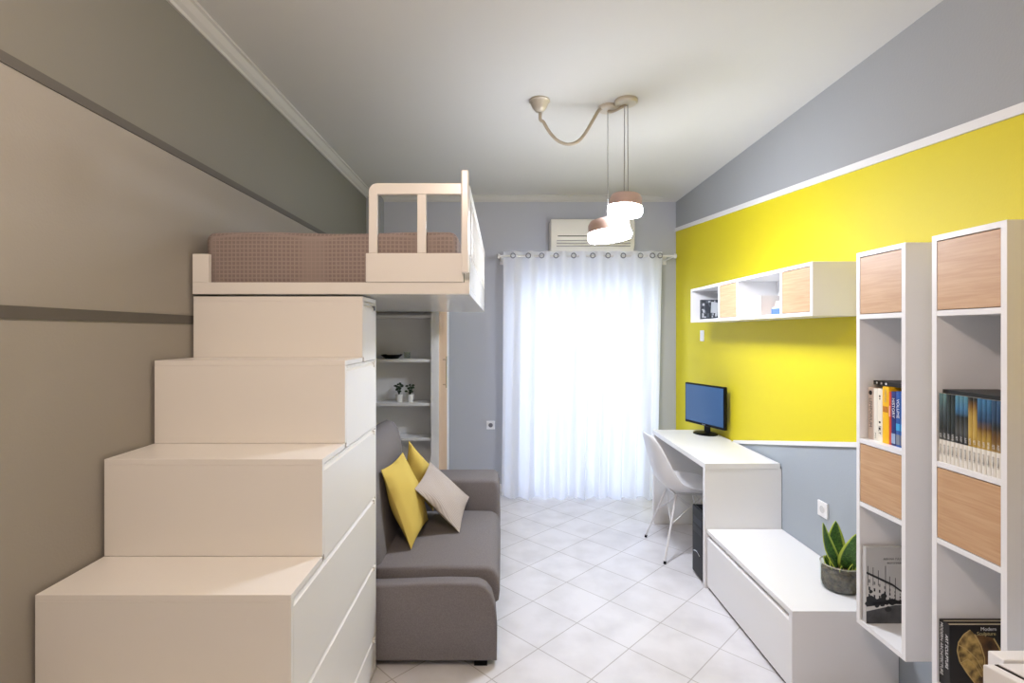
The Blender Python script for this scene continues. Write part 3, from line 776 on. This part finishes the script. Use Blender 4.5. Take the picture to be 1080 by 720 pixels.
# ------------------------------------------------------------------ snake plant in a glass jar
pc_ = (1.548, 2.345, 0.354)
pl = thing('snake_plant', 'snake plant in a glass jar of soil on the white bench', 'plant', pc_)
bm = BM(); lathe(bm, [(0, 0), (0.068, 0), (0.076, 0.006), (0.080, 0.03), (0.081, 0.115), (0.078, 0.115), (0.077, 0.03), (0.072, 0.009), (0, 0.006)], pc_, 40)
obj('glass_jar', bm, M['jar_glass'], pl, smooth=True)
bm = BM(); lathe(bm, [(0, 0.0065), (0.070, 0.0095), (0.0755, 0.03), (0.0755, 0.088), (0.05, 0.098), (0, 0.100)], pc_, 32)
obj('soil', bm, M['soil'], pl, smooth=True)
def leaf_mat():
    m = mat('snake_plant_leaf', (60, 110, 40), 0.4)
    nt = m.node_tree; b = nt.nodes['Principled BSDF']
    uv = nt.nodes.new('ShaderNodeUVMap'); sep = nt.nodes.new('ShaderNodeSeparateXYZ')
    nt.links.new(uv.outputs['UV'], sep.inputs[0])
    ab = nt.nodes.new('ShaderNodeMath'); ab.operation = 'SUBTRACT'; ab.inputs[1].default_value = 0.5
    a2 = nt.nodes.new('ShaderNodeMath'); a2.operation = 'ABSOLUTE'
    nt.links.new(sep.outputs[0], ab.inputs[0]); nt.links.new(ab.outputs[0], a2.inputs[0])
    cr = nt.nodes.new('ShaderNodeValToRGB'); e = cr.color_ramp.elements
    e[0].color = (0, 0, 0, 1); e[0].position = 0.36; e[1].color = (1, 1, 1, 1); e[1].position = 0.42
    nt.links.new(a2.outputs[0], cr.inputs['Fac'])
    n = nt.nodes.new('ShaderNodeTexNoise'); n.inputs['Scale'].default_value = 9; n.inputs['Distortion'].default_value = 1.5
    mp = nt.nodes.new('ShaderNodeMapping'); mp.inputs['Scale'].default_value = (1, 4, 1)
    nt.links.new(uv.outputs['UV'], mp.inputs['Vector']); nt.links.new(mp.outputs['Vector'], n.inputs['Vector'])
    c2 = nt.nodes.new('ShaderNodeValToRGB'); c2.color_ramp.elements[0].position = 0.4; c2.color_ramp.elements[1].position = 0.6
    c2.color_ramp.elements[0].color = lin((30, 66, 28)); c2.color_ramp.elements[1].color = lin((84, 128, 52))
    nt.links.new(n.outputs['Fac'], c2.inputs['Fac'])
    mx = nt.nodes.new('ShaderNodeMix'); mx.data_type = 'RGBA'; mx.inputs[7].default_value = lin((176, 196, 74))
    nt.links.new(cr.outputs['Color'], mx.inputs[0]); nt.links.new(c2.outputs['Color'], mx.inputs[6]); nt.links.new(mx.outputs[2], b.inputs['Base Color'])
    return m
M['leaf'] = leaf_mat()
def leaf(base, tip, width, face, bend):
    bm = BM(); uvl = bm.loops.layers.uv.new('UVMap')
    base, tip = Vector(base), Vector(tip); ax = (tip-base); L_ = ax.length; ax.normalize()
    f = Vector(face).normalized(); side = ax.cross(f).normalized(); f = side.cross(ax).normalized()
    n, m_ = 14, 6; g = []
    for i in range(n+1):
        t = i/n; wd_ = width*(0.45+0.75*math.sin(math.pi*min(1, t*0.80+0.06)))*((1-t)**0.55 if t < 1 else 0)
        c = base+ax*L_*t+f*bend*math.sin(math.pi*t)*-1
        row = []
        for j in range(m_+1):
            s = -1+2*j/m_
            row.append((bm.verts.new(c+side*wd_*s+f*0.35*wd_*s*s), (j/m_, t)))
        g.append(row)
    for a, b_ in zip(g, g[1:]):
        for j in range(m_):
            q = [a[j], a[j+1], b_[j+1], b_[j]]
            fc = bm.faces.new([v[0] for v in q])
            for l, v in zip(fc.loops, q): l[uvl].uv = v[1]
    o = obj('leaf', bm, M['leaf'], pl, smooth=True)
    sd = o.modifiers.new('solid', 'SOLIDIFY'); sd.thickness = 0.004; sd.offset = 0
x0, y0, z0 = pc_
leaf((x0-0.020, y0-0.01, z0+0.100), (xpx(868, 2.30), 2.30, zpx(551, 2.30)), 0.038, (0.5, -1, 0.1), 0.018)
leaf((x0-0.002, y0+0.02, z0+0.100), (xpx(881.5, 2.38), 2.38, zpx(549, 2.38)), 0.045, (-0.3, -1, 0.1), 0.020)
leaf((x0+0.012, y0-0.02, z0+0.100), (xpx(903, 2.29), 2.29, zpx(563, 2.29)), 0.050, (-0.5, -1, 0.2), -0.014)
leaf((x0+0.025, y0+0.03, z0+0.100), (x0+0.075, y0+0.03, z0+0.21), 0.024, (0.2, -1, 0.1), 0.01)
for k in range(9):
    a = k*0.7; leaf((x0+0.045*math.cos(a), y0+0.045*math.sin(a), z0+0.090), (x0+0.066*math.cos(a), y0+0.066*math.sin(a), z0+0.128+0.012*(k % 3)), 0.013, (0.2, -1, 0.2), 0.004)
bm = BM(); tube(bm, [(x0+0.080*math.cos(a), y0+0.080*math.sin(a), z0+0.116) for a in [2*math.pi*k/36 for k in range(36)]], 0.0026, 6, closed=True)
obj('jar_rim', bm, mat('thick_glass_rim', (176, 176, 160), 0.2), pl, smooth=True)

# ------------------------------------------------------------------ wall shelf units
UX = 1.420; T = 0.018
def frame_x(root, y0, y1, z0, z1, name='carcass'):
    bm = BM(); X1 = XR-0.002
    box(bm, UX, X1, y0, y0+T, z0, z1); box(bm, UX, X1, y1-T, y1, z0, z1)
    box(bm, UX, X1, y0+T, y1-T, z0, z0+T); box(bm, UX, X1, y0+T, y1-T, z1-T, z1)
    box(bm, X1-0.012, X1, y0+T, y1-T, z0+T, z1-T)
    return obj(name, bm, M['white_shelf'], root)
def tall_unit(y0, y1, label):
    t = thing('wall_shelf', label, 'shelf', (1.54, (y0+y1)/2, 0.365), 'tall narrow wall shelves')
    frame_x(t, y0, y1, 0.365, 1.842)
    for z in (1.578, 1.087, 0.837):
        obj('shelf', box(BM(), UX+0.0005, XR-0.0145, y0+T+0.0003, y1-T-0.0003, z, z+T, 0.0008), M['white_shelf'], t)
    for za, zb in ((1.5965, 1.8235), (0.8555, 1.0865)):
        obj('door', box(BM(), UX+0.001, UX+0.019, y0+T+0.002, y1-T-0.002, za+0.002, zb-0.003, 0.0006), M['oak'], t)
    return t
U1 = (1.804, 2.054); U2 = (1.441, 1.693)
tall_unit(*U1, 'tall white wall shelf with oak doors nearer the bench, holding coloured books')
tall_unit(*U2, 'tall white wall shelf with oak doors at the right edge, holding a picture-spine book set')
us = thing('long_wall_shelf', 'long white horizontal wall shelf with two pink-toned wood doors on the yellow wall', 'shelf', (1.54, 3.1, 1.602))
frame_x(us, 2.345, 3.863, 1.602, 1.851)
for y in (3.363, 3.098, 2.613):
    obj('divider', box(BM(), UX+0.0005, XR-0.0145, y-0.009, y+0.009, 1.6203, 1.8327), M['white_shelf'], us)
for a, b_ in ((3.108, 3.353), (2.364, 2.603)):
    obj('door', box(BM(), UX+0.001, UX+0.019, a+0.002, b_-0.002, 1.6225, 1.8295, 0.0006), M['oak'], us)

# ------------------------------------------------------------------ books
BK = {}
def bmat(c, rough=0.45):
    if c not in BK: BK[c] = mat('cover_%d_%d_%d' % c, c, rough)
    return BK[c]
def book(y0, y1, z0, z1, xf, xb, col, label, group, spine_mat=None, name='book'):
    """upright book, spine facing -X"""
    t = thing(name, label, 'book', ((xf+xb)/2, (y0+y1)/2, z0), group)
    m = bmat(col); bm = BM(); c = 0.0022
    box(bm, xf+0.0031, xb, y0+0.0002, y0+c, z0, z1); box(bm, xf+0.0031, xb, y1-c, y1-0.0002, z0, z1)
    obj('cover', bm, m, t)
    bm = BM(); y_m = (y0+y1)/2; hw = (y1-y0)/2-0.0002
    pr = [(xf+0.003, y_m-hw), (xf+0.0008, y_m-hw), (xf, y_m-hw*0.8), (xf-0.0006, y_m), (xf, y_m+hw*0.8), (xf+0.0008, y_m+hw), (xf+0.003, y_m+hw)]
    prism(bm, pr, 'z', z0, z1); obj('spine', bm, spine_mat or m, t)
    obj('pages', box(BM(), xf+0.0035, xb-0.004, y0+c+0.0002, y1-c-0.0002, z0+0.003, z1-0.003), M['paper'], t)
    return t
ROTS = (math.pi/2, 0, -math.pi/2)          # text upright on a face looking to -X
RVERT = (math.pi/2, math.pi/2, -math.pi/2)  # text running down a spine
z0b = 1.1052
ink = bmat((40, 38, 40)); inkw = bmat((225, 225, 225)); inkg = bmat((110, 108, 106)); ink_gold = bmat((196, 180, 130))
zc = z0b+0.12
def dot(parent, y, z, r, x, m, name='emblem'):
    bm = BM(); tube(bm, [(x, y, z), (x+0.0005, y, z)], r, 14); return obj(name, bm, m, parent)
sx = 1.450
B1 = [(2.001, 2.031, 0.204, (222, 206, 196), 'pink-white book with a round dark emblem, leftmost in its row'),
      (1.979, 2.0008, 0.202, (232, 228, 216), 'plain ivory book right of the emblem book'),
      (1.9545, 1.9788, 0.204, (236, 230, 214), 'ivory book with black marks left of the yellow book'),
      (1.922, 1.9543, 0.214, (240, 186, 20), 'bright yellow book among the coloured books'),
      (1.910, 1.9218, 0.198, (206, 78, 48), 'thin orange-red book right of the yellow book'),
      (1.887, 1.9098, 0.200, (34, 46, 110), 'dark navy book with white lettering right of the red book'),
      (1.866, 1.8868, 0.203, (36, 84, 160), 'blue book with pale lettering right of the navy book'),
      (1.836, 1.8658, 0.205, (30, 104, 176), 'bright blue book at the right end of its row')]
for i, (ya, yb, h, col, lab) in enumerate(B1):
    t = book(ya, yb, z0b, z0b+h, sx, 1.632, col, lab, 'coloured books in the shelf nearer the bench')
    ym = (ya+yb)/2; xx = sx-0.0014
    if i == 0:
        dot(t, ym, z0b+0.183, 0.009, xx, ink)
        text('title', 'LEMPORIUM', 0.021, inkg, t, (xx, ym, z0b+0.105), RVERT)
    if i == 1: text('title', 'ARCHI', 0.008, inkg, t, (xx, ym, z0b+0.02), RVERT)
    if i == 2:
        for zz, s_ in ((0.175, 0.004), (0.165, 0.003), (0.075, 0.0045), (0.05, 0.004)): dot(t, ym, z0b+zz, s_, xx, ink, 'mark')
        text('title', 'ILLY', 0.018, ink, t, (xx, ym, z0b+0.045), RVERT)
    if i == 3:
        obj('title_band', box(BM(), xx, xx+0.0006, ya+0.004, yb-0.004, z0b+0.118, z0b+0.140), bmat((190, 120, 30)), t)
        text('title', 'DESIGN', 0.014, ink_gold, t, (xx, ym, z0b+0.18), RVERT)
    if i == 4: obj('title_band', box(BM(), xx, xx+0.0006, ya+0.002, yb-0.002, z0b+0.105, z0b+0.145), bmat((228, 150, 140)), t)
    if i in (5, 6, 7):
        text('title', ('HISTORY', 'VOLUME', 'WORLD')[i-5], 0.018, inkw, t, (xx, ym, z0b+0.14), RVERT)
        obj('picture_band', box(BM(), xx, xx+0.0006, ya+0.002, yb-0.002, z0b+0.008, z0b+0.045), bmat(((150, 170, 200), (120, 128, 140), (136, 140, 146))[i-5]), t)
        if i > 5: obj('pale_band', box(BM(), xx, xx+0.0006, ya+0.002, yb-0.002, z0b+0.06, z0b+0.085), bmat((60, 160, 214)), t)
def flat_book(y0, y1, x0_, x1_, z, h, col, label, marks=0):
    t = thing('book', label, 'book', ((x0_+x1_)/2, (y0+y1)/2, z))
    bm = BM(); box(bm, x0_, x1_, y0, y1, z, z+0.0025); box(bm, x0_, x1_, y0, y1, z+h-0.0025, z+h); box(bm, x0_, x0_+0.003, y0, y1, z+0.0025, z+h-0.0025)
    obj('cover', bm, bmat(col), t)
    obj('pages', box(BM(), x0_+0.0035, x1_-0.003, y0+0.003, y1-0.003, z+0.0028, z+h-0.0028), M['paper'], t)
    for k in range(marks): dot(t, y1-0.018-0.024*k, z+h*0.5, 0.0045, x0_-0.0006, inkw, 'mark')
    return t
# unit 1: black books lying on the row; unit 2 likewise
flat_book(1.836, 2.028, 1.470, 1.635, z0b+0.2145, 0.016, (20, 20, 20), 'flat black book lying on top of the coloured book row', 3)

def spine_pic(i, n):
    """spine of one volume: its slice of the landscape picture over a white foot"""
    m = mat('picture_spine_%d' % i, (60, 66, 70), 0.35)
    nt = m.node_tree; b = nt.nodes['Principled BSDF']
    tc = nt.nodes.new('ShaderNodeTexCoord'); sep = nt.nodes.new('ShaderNodeSeparateXYZ')
    n_ = nt.nodes.new('ShaderNodeTexNoise'); n_.inputs['Scale'].default_value = 55; n_.inputs['Detail'].default_value = 5
    nt.links.new(tc.outputs['Object'], n_.inputs['Vector']); nt.links.new(tc.outputs['Object'], sep.inputs[0])
    ad = nt.nodes.new('ShaderNodeMath'); ad.operation = 'MULTIPLY_ADD'; ad.inputs[1].default_value = 0.10; ad.inputs[2].default_value = -0.05
    nt.links.new(n_.outputs['Fac'], ad.inputs[0])
    a2 = nt.nodes.new('ShaderNodeMath'); a2.operation = 'ADD'
    mu = nt.nodes.new('ShaderNodeMath'); mu.operation = 'MULTIPLY'; mu.inputs[1].default_value = 1/0.222
    nt.links.new(sep.outputs[2], mu.inputs[0]); nt.links.new(mu.outputs[0], a2.inputs[0]); nt.links.new(ad.outputs[0], a2.inputs[1])
    cr = nt.nodes.new('ShaderNodeValToRGB'); e = cr.color_ramp
    dark = (38, 42, 42); grey = (82, 84, 82); blue = (62, 112, 150); gold = (168, 138, 60); brown = (108, 78, 40); dblue = (40, 66, 96)
    u = i/(n-1)
    if u < 0.12: st = [(0.33, grey), (0.5, dark), (0.75, (70, 82, 84)), (0.95, (90, 120, 120))]
    elif u < 0.26: st = [(0.33, grey), (0.45, dark), (0.8, (44, 56, 54)), (0.97, (30, 40, 40))]
    elif u < 0.50: st = [(0.33, dark), (0.5, grey), (0.70, dark), (0.80, blue), (0.97, (84, 132, 150))]
    elif u < 0.66: st = [(0.33, gold), (0.5, (190, 160, 80)), (0.75, (176, 146, 70)), (0.9, brown), (0.97, dark)]
    elif u < 0.85: st = [(0.33, (186, 156, 80)), (0.48, gold), (0.60, brown), (0.70, dblue), (0.95, blue)]
    else: st = [(0.33, (150, 124, 70)), (0.5, brown), (0.65, dark), (0.75, dblue), (0.95, (50, 80, 110))]
    while len(e.elements) > 1: e.elements.remove(e.elements[-1])
    e.elements[0].position = 0; e.elements[0].color = lin(st[0][1])
    for p, c in st: el = e.elements.new(p); el.color = lin(c)
    nt.links.new(a2.outputs[0], cr.inputs['Fac'])
    gt = nt.nodes.new('ShaderNodeMath'); gt.operation = 'LESS_THAN'; gt.inputs[1].default_value = 0.073
    nt.links.new(sep.outputs[2], gt.inputs[0])
    mx = nt.nodes.new('ShaderNodeMix'); mx.data_type = 'RGBA'; mx.inputs[7].default_value = lin((226, 222, 212))
    nt.links.new(gt.outputs[0], mx.inputs[0]); nt.links.new(cr.outputs['Color'], mx.inputs[6]); nt.links.new(mx.outputs[2], b.inputs['Base Color'])
    return m
NB = 14; ya, yb = 1.4625, 1.6715; wb = (yb-ya)/NB
where = ['at the left end of the set', 'second from the left of the set', 'third from the left of the set', 'fourth from the left of the set', 'fifth from the left of the set',
         'sixth from the left of the set', 'seventh from the left of the set', 'seventh from the right of the set', 'sixth from the right of the set', 'fifth from the right of the set',
         'fourth from the right of the set', 'third from the right of the set', 'second from the right of the set', 'at the right end of the set']
for i in range(NB):
    y1_ = yb-i*wb; y0_ = y1_-wb
    u = i/(NB-1)
    look = 'dark treetop' if u < 0.12 else 'dark forest' if u < 0.26 else 'grey rock' if u < 0.5 else 'golden tower' if u < 0.66 else 'golden roof' if u < 0.85 else 'brown and navy'
    t = book(y0_+0.0003, y1_-0.0003, z0b, z0b+0.222, 1.424, 1.62, (206, 202, 192), 'slim %s picture spine, %s' % (look, where[i]), 'picture-spine volumes in the right shelf', spine_pic(i, NB))
    ym = (y0_+y1_)/2
    text('title', ('ΙΣΤ', 'ΛΟΓ', 'ΑΡΧ', 'ΜΥΘ')[i % 4], 0.0085, inkw, t, (1.4228, ym, z0b+0.087), RVERT)
    text('subtitle', 'ΕΛΛΗΝΙΚΗ', 0.0065, inkg, t, (1.4228, ym, z0b+0.042), RVERT)
flat_book(1.464, 1.670, 1.436, 1.615, z0b+0.2225, 0.012, (20, 22, 22), 'flat black book lying on top of the picture-spine volumes')

# magazine with a black and white street photograph (shelf nearer the bench, lowest bay)
zb_ = 0.3835
mg = thing('photo_book', 'grey photo book with a black and white street picture, lowest bay', 'book', (1.53, 2.02, zb_))
cy_ = 2.010
obj('cover', box(BM(), 1.427, 1.632, cy_, cy_+0.020, zb_, zb_+0.298, 0.0008), bmat((186, 185, 182)), mg)
bm = BM(); W = 0.203; X0 = 1.428; YY = cy_-0.0006
def P(u, v): return (X0+u*W, YY, zb_+v*0.298)
pol = [([(0, 0.0), (1, 0.0), (1, 0.25), (0.55, 0.24), (0, 0.16)], 2),           # road
       ([(0, 0.16), (0.55, 0.24), (0.9, 0.25), (0.9, 0.33), (0.5, 0.47), (0, 0.68)], 0),  # facade
       ([(0.9, 0.25), (1, 0.25), (1, 0.44), (0.70, 0.45), (0.66, 0.42), (0.9, 0.33)], 1)]
for pts_, mi in pol:
    f = bm.faces.new([bm.verts.new(P(*p)) for p in pts_]); f.material_index = mi
YY = cy_-0.0012
rr = random.Random(5)
for i in range(8):
    for j in range(4):
        u = 0.04+i*0.10; top = 0.66-0.38*u; bot = 0.20+0.06*u
        v = bot+(top-bot)*(0.10+0.22*j); s = 0.034*(1-0.5*u); h_ = 0.050*(1-0.7*u)
        f = bm.faces.new([bm.verts.new(P(*p)) for p in ((u, v), (u+s, v-0.003), (u+s, v+h_-0.008), (u, v+h_))]); f.material_index = 1 if j == 3 else 3
f = bm.faces.new([bm.verts.new(P(*p)) for p in ((0, 0.22), (0.45, 0.26), (1, 0.24), (1, 0.30), (0.8, 0.33), (0.62, 0.30), (0.5, 0.33), (0.4, 0.31), (0.28, 0.34), (0.2, 0.32), (0.1, 0.37), (0, 0.35))]); f.material_index = 3
YY = cy_-0.0018
f = bm.faces.new([bm.verts.new(P(*p)) for p in ((0, 0.655), (0.5, 0.495), (0.9, 0.305), (0.9, 0.325), (0.5, 0.525), (0, 0.685))]); f.material_index = 3
for c in ((0.02, 0.26), (0.10, 0.29), (0.30, 0.25), (0.40, 0.27), (0.5, 0.26), (0.62, 0.28), (0.75, 0.29), (0.88, 0.28), (0.42, 0.19), (0.2, 0.24), (0.33, 0.36), (0.08, 0.42), (0.97, 0.3)):
    k = 8; r_ = 0.035+0.03*rr.random()
    f = bm.faces.new([bm.verts.new(P(c[0]+r_*math.cos(a)*(0.8+0.4*rr.random()), c[1]+r_*0.6*math.sin(a)*(0.8+0.4*rr.random()))) for a in [2*math.pi*q/k for q in range(k)]]); f.material_index = 3
for u, v0, v1 in ((0.02, 0.5, 0.76), (0.12, 0.5, 0.74), (0.22, 0.5, 0.70), (0.36, 0.25, 0.76), (0.44, 0.4, 0.62), (0.55, 0.3, 0.6)):
    f = bm.faces.new([bm.verts.new(P(*p)) for p in ((u, v0), (u+0.012, v0), (u+0.012, v1), (u, v1))]); f.material_index = 3
obj('cover_picture', bm, [bmat((206, 204, 199)), bmat((128, 128, 126)), mat('printed_road', (70, 70, 72), 0.5, var=(14, (54, 54, 56), (92, 92, 92))), bmat((36, 36, 38))], mg)
text('title', 'ΑΘΗΝΑ ΠΑΛΙΑ ΠΟΛΗ', 0.012, inkg, mg, (1.555, cy_-0.0008, zb_+0.252), (math.pi/2, 0, 0))
text('subtitle', 'ΦΩΤΟΓΡΑΦΙΕΣ', 0.010, inkg, mg, (1.545, cy_-0.0008, zb_+0.236), (math.pi/2, 0, 0))

# black art books with a golden leaf cover (right shelf, lowest bay)
def art_book(y0, y1, label, first):
    t = thing('art_book', label, 'book', (1.53, (y0+y1)/2, zb_), 'black art books')
    bm = BM(); box(bm, 1.430, 1.640, y0, y0+0.003, zb_, zb_+0.206); box(bm, 1.430, 1.640, y1-0.003, y1, zb_, zb_+0.206); box(bm, 1.428, 1.431, y0, y1, zb_, zb_+0.206)
    obj('cover', bm, bmat((20, 17, 18)), t)
    obj('pages', box(BM(), 1.4315, 1.637, y0+0.0032, y1-0.0032, zb_+0.003, zb_+0.202), M['paper'], t)
    text('title', ('ART SCULPTURE' if first else 'MODERN ARCHITECTURE'), 0.0145, inkw, t, (1.4274, (y0+y1)/2, zb_+0.115), RVERT)
    return t
art_book(1.656, 1.6745, 'black art book with white spine lettering against the shelf side', False)
ab_ = art_book(1.636, 1.6555, 'black art book with a golden leaf on its front cover', True)
gold = mat('printed_gold_leaf', (140, 108, 52), 0.4, var=(38, (66, 46, 22), (196, 164, 96)))
gold2 = mat('printed_gold_edge', (196, 170, 110), 0.4); brn = mat('printed_brown', (92, 62, 30), 0.45, var=(30, (52, 34, 18), (120, 84, 44)))
bm = BM()
def P2(u, v, d=0.0006): return (1.431+u*0.208, 1.636-d, zb_+v*0.206)
A_ = [(0.30, 0.93), (0.20, 0.86), (0.12, 0.74), (0.10, 0.60), (0.14, 0.44), (0.24, 0.28), (0.36, 0.12), (0.44, 0.02), (0.52, 0.05), (0.53, 0.25), (0.50, 0.50), (0.44, 0.72), (0.37, 0.86)]
f = bm.faces.new([bm.verts.new(P2(*p)) for p in A_]); f.material_index = 0
B_ = [(0.37, 0.86), (0.52, 0.84), (0.66, 0.80), (0.80, 0.60), (0.72, 0.30), (0.60, 0.02), (0.52, 0.05), (0.53, 0.25), (0.50, 0.50), (0.44, 0.72)]
f = bm.faces.new([bm.verts.new(P2(*p)) for p in B_]); f.material_index = 2
def ribbon(pts_, w_):
    for p, q in zip(pts_, pts_[1:]):
        dx, dy = q[0]-p[0], q[1]-p[1]; l = math.hypot(dx, dy); nx, ny = -dy/l*w_, dx/l*w_
        f = bm.faces.new([bm.verts.new(P2(a, b_, 0.0012)) for a, b_ in ((p[0]+nx, p[1]+ny), (p[0]-nx, p[1]-ny), (q[0]-nx, q[1]-ny), (q[0]+nx, q[1]+ny))]); f.material_index = 1
ribbon([(0.30, 0.93), (0.20, 0.86), (0.12, 0.74), (0.10, 0.60), (0.14, 0.44), (0.24, 0.28), (0.36, 0.12), (0.44, 0.02)], 0.008)
ribbon([(0.37, 0.86), (0.46, 0.70), (0.52, 0.50), (0.53, 0.25), (0.52, 0.05)], 0.010)
ribbon([(0.12, 0.70), (0.26, 0.62), (0.40, 0.48), (0.50, 0.30)], 0.005); ribbon([(0.16, 0.42), (0.26, 0.48), (0.36, 0.40), (0.48, 0.20)], 0.005)
ribbon([(0.66, 0.80), (0.74, 0.66), (0.82, 0.50)], 0.010)
bmesh.ops.recalc_face_normals(bm, faces=bm.faces[:])
obj('cover_picture', bm, [gold, gold2, brn], ab_)
text('cover_title', 'Modern', 0.016, inkw, ab_, (1.552, 1.6348, zb_+0.194), (math.pi/2, 0, 0))
text('cover_title', 'Sculpture', 0.016, ink_gold, ab_, (1.545, 1.6348, zb_+0.179), (math.pi/2, 0, 0))

# long shelf contents
pb = thing('picture_book', 'dark book with a black and white cover in the far bay of the long shelf', 'book', (1.53, 3.73, 1.6205))
obj('cover', box(BM(), 1.442, 1.64, 3.715, 3.74, 1.6205, 1.764, 0.001), bmat((46, 50, 56)), pb)
bm = BM(); X0 = 1.443; rr = random.Random(9)
for i in range(46):
    u, v = rr.random(), rr.random(); s = 0.006+0.012*rr.random(); s2 = 0.008+0.02*rr.random()
    xx, zz = 1.446+u*0.17, 1.626+v*0.12
    bm.faces.new([bm.verts.new(p) for p in ((xx, 3.7145-i*1e-5, zz), (xx+s, 3.7145-i*1e-5, zz), (xx+s, 3.7145-i*1e-5, min(1.76, zz+s2)), (xx, 3.7145-i*1e-5, min(1.76, zz+s2)))]).material_index = i % 2
bm.faces.new([bm.verts.new(p) for p in ((1.51, 3.7138, 1.67), (1.56, 3.7138, 1.665), (1.57, 3.7138, 1.74), (1.515, 3.7138, 1.75))]).material_index = 1
obj('cover_picture', bm, [bmat((80, 86, 92)), bmat((176, 180, 184))], pb)
for i, (a, b_) in enumerate(((2.905, 2.935), (2.88, 2.9045))):
    book(a, b_, 1.6205, 1.6205+0.115-0.004*i, 1.452, 1.62, (232, 230, 226), ('white book left of its twin in the open middle bay', 'white book right of its twin in the open middle bay')[i], 'white books on the long shelf')
t = flat_book(2.655, 2.765, 1.452, 1.60, 1.6205, 0.032, (78, 112, 190), 'thick blue book lying flat in the middle bay of the long shelf')
t = flat_book(2.660, 2.760, 1.455, 1.59, 1.6530, 0.009, (206, 226, 240), 'thin pale blue book on top of the thick blue one')
bm = BM(); prism(bm, [(1.50, 1.6205), (1.506, 1.6205), (1.535, 1.70), (1.529, 1.70)], 'y', 2.79, 2.86)
tag(obj('postcard', bm, bmat((226, 190, 168))), 'peach coloured card leaning beside the blue books', 'card')
toy = thing('ornament_car', 'tiny pale blue toy car on the stacked blue books', 'toy', (1.50, 2.71, 1.6625))
bm = BM(); prism(bm, [(2.675, 1.667), (2.745, 1.667), (2.747, 1.678), (2.730, 1.680), (2.722, 1.691), (2.695, 1.691), (2.685, 1.680), (2.674, 1.678)], 'x', 1.485, 1.515, 0.002)
obj('body', bm, bmat((150, 190, 206)), toy)
for y in (2.687, 2.733):
    for x in (1.483, 1.512):
        bm = BM(); tube(bm, [(x, y, 1.6675), (x+0.005, y, 1.6675)], 0.005, 12); obj('wheel', bm, M['black_matte'], toy)

# ------------------------------------------------------------------ white chest in the near right corner
nc = thing('white_chest', 'white cabinet corner with a raised back rim at the lower right', 'cabinet', (1.4, 0.9, 0))
bm = BM(); prism(bm, [(1.091, 1.162), (1.301, 0.45), (1.655, 0.45), (1.655, 1.162)], 'z', 0.0, 0.772, 0.003)
obj('body', bm, M['white_shelf'], nc)
bm = BM(); prism(bm, [(1.138, 1.200), (1.138, 1.1625), (1.655, 1.1625), (1.655, 1.200)], 'z', 0.0, 0.780, 0.003)
obj('back_rim', bm, M['white_shelf'], nc)
bm = BM(); prism(bm, [(1.113, 1.158), (1.321, 0.46), (1.65, 0.46), (1.65, 1.158)], 'z', 0.7721, 0.7735)
obj('shadow_gap', bm, M['dark_gap'], nc)
bm = BM(); prism(bm, [(1.119, 1.156), (1.326, 0.465), (1.649, 0.465), (1.649, 1.156)], 'z', 0.7736, 0.777, 0.001)
obj('lid', bm, M['plastic_white'], nc)
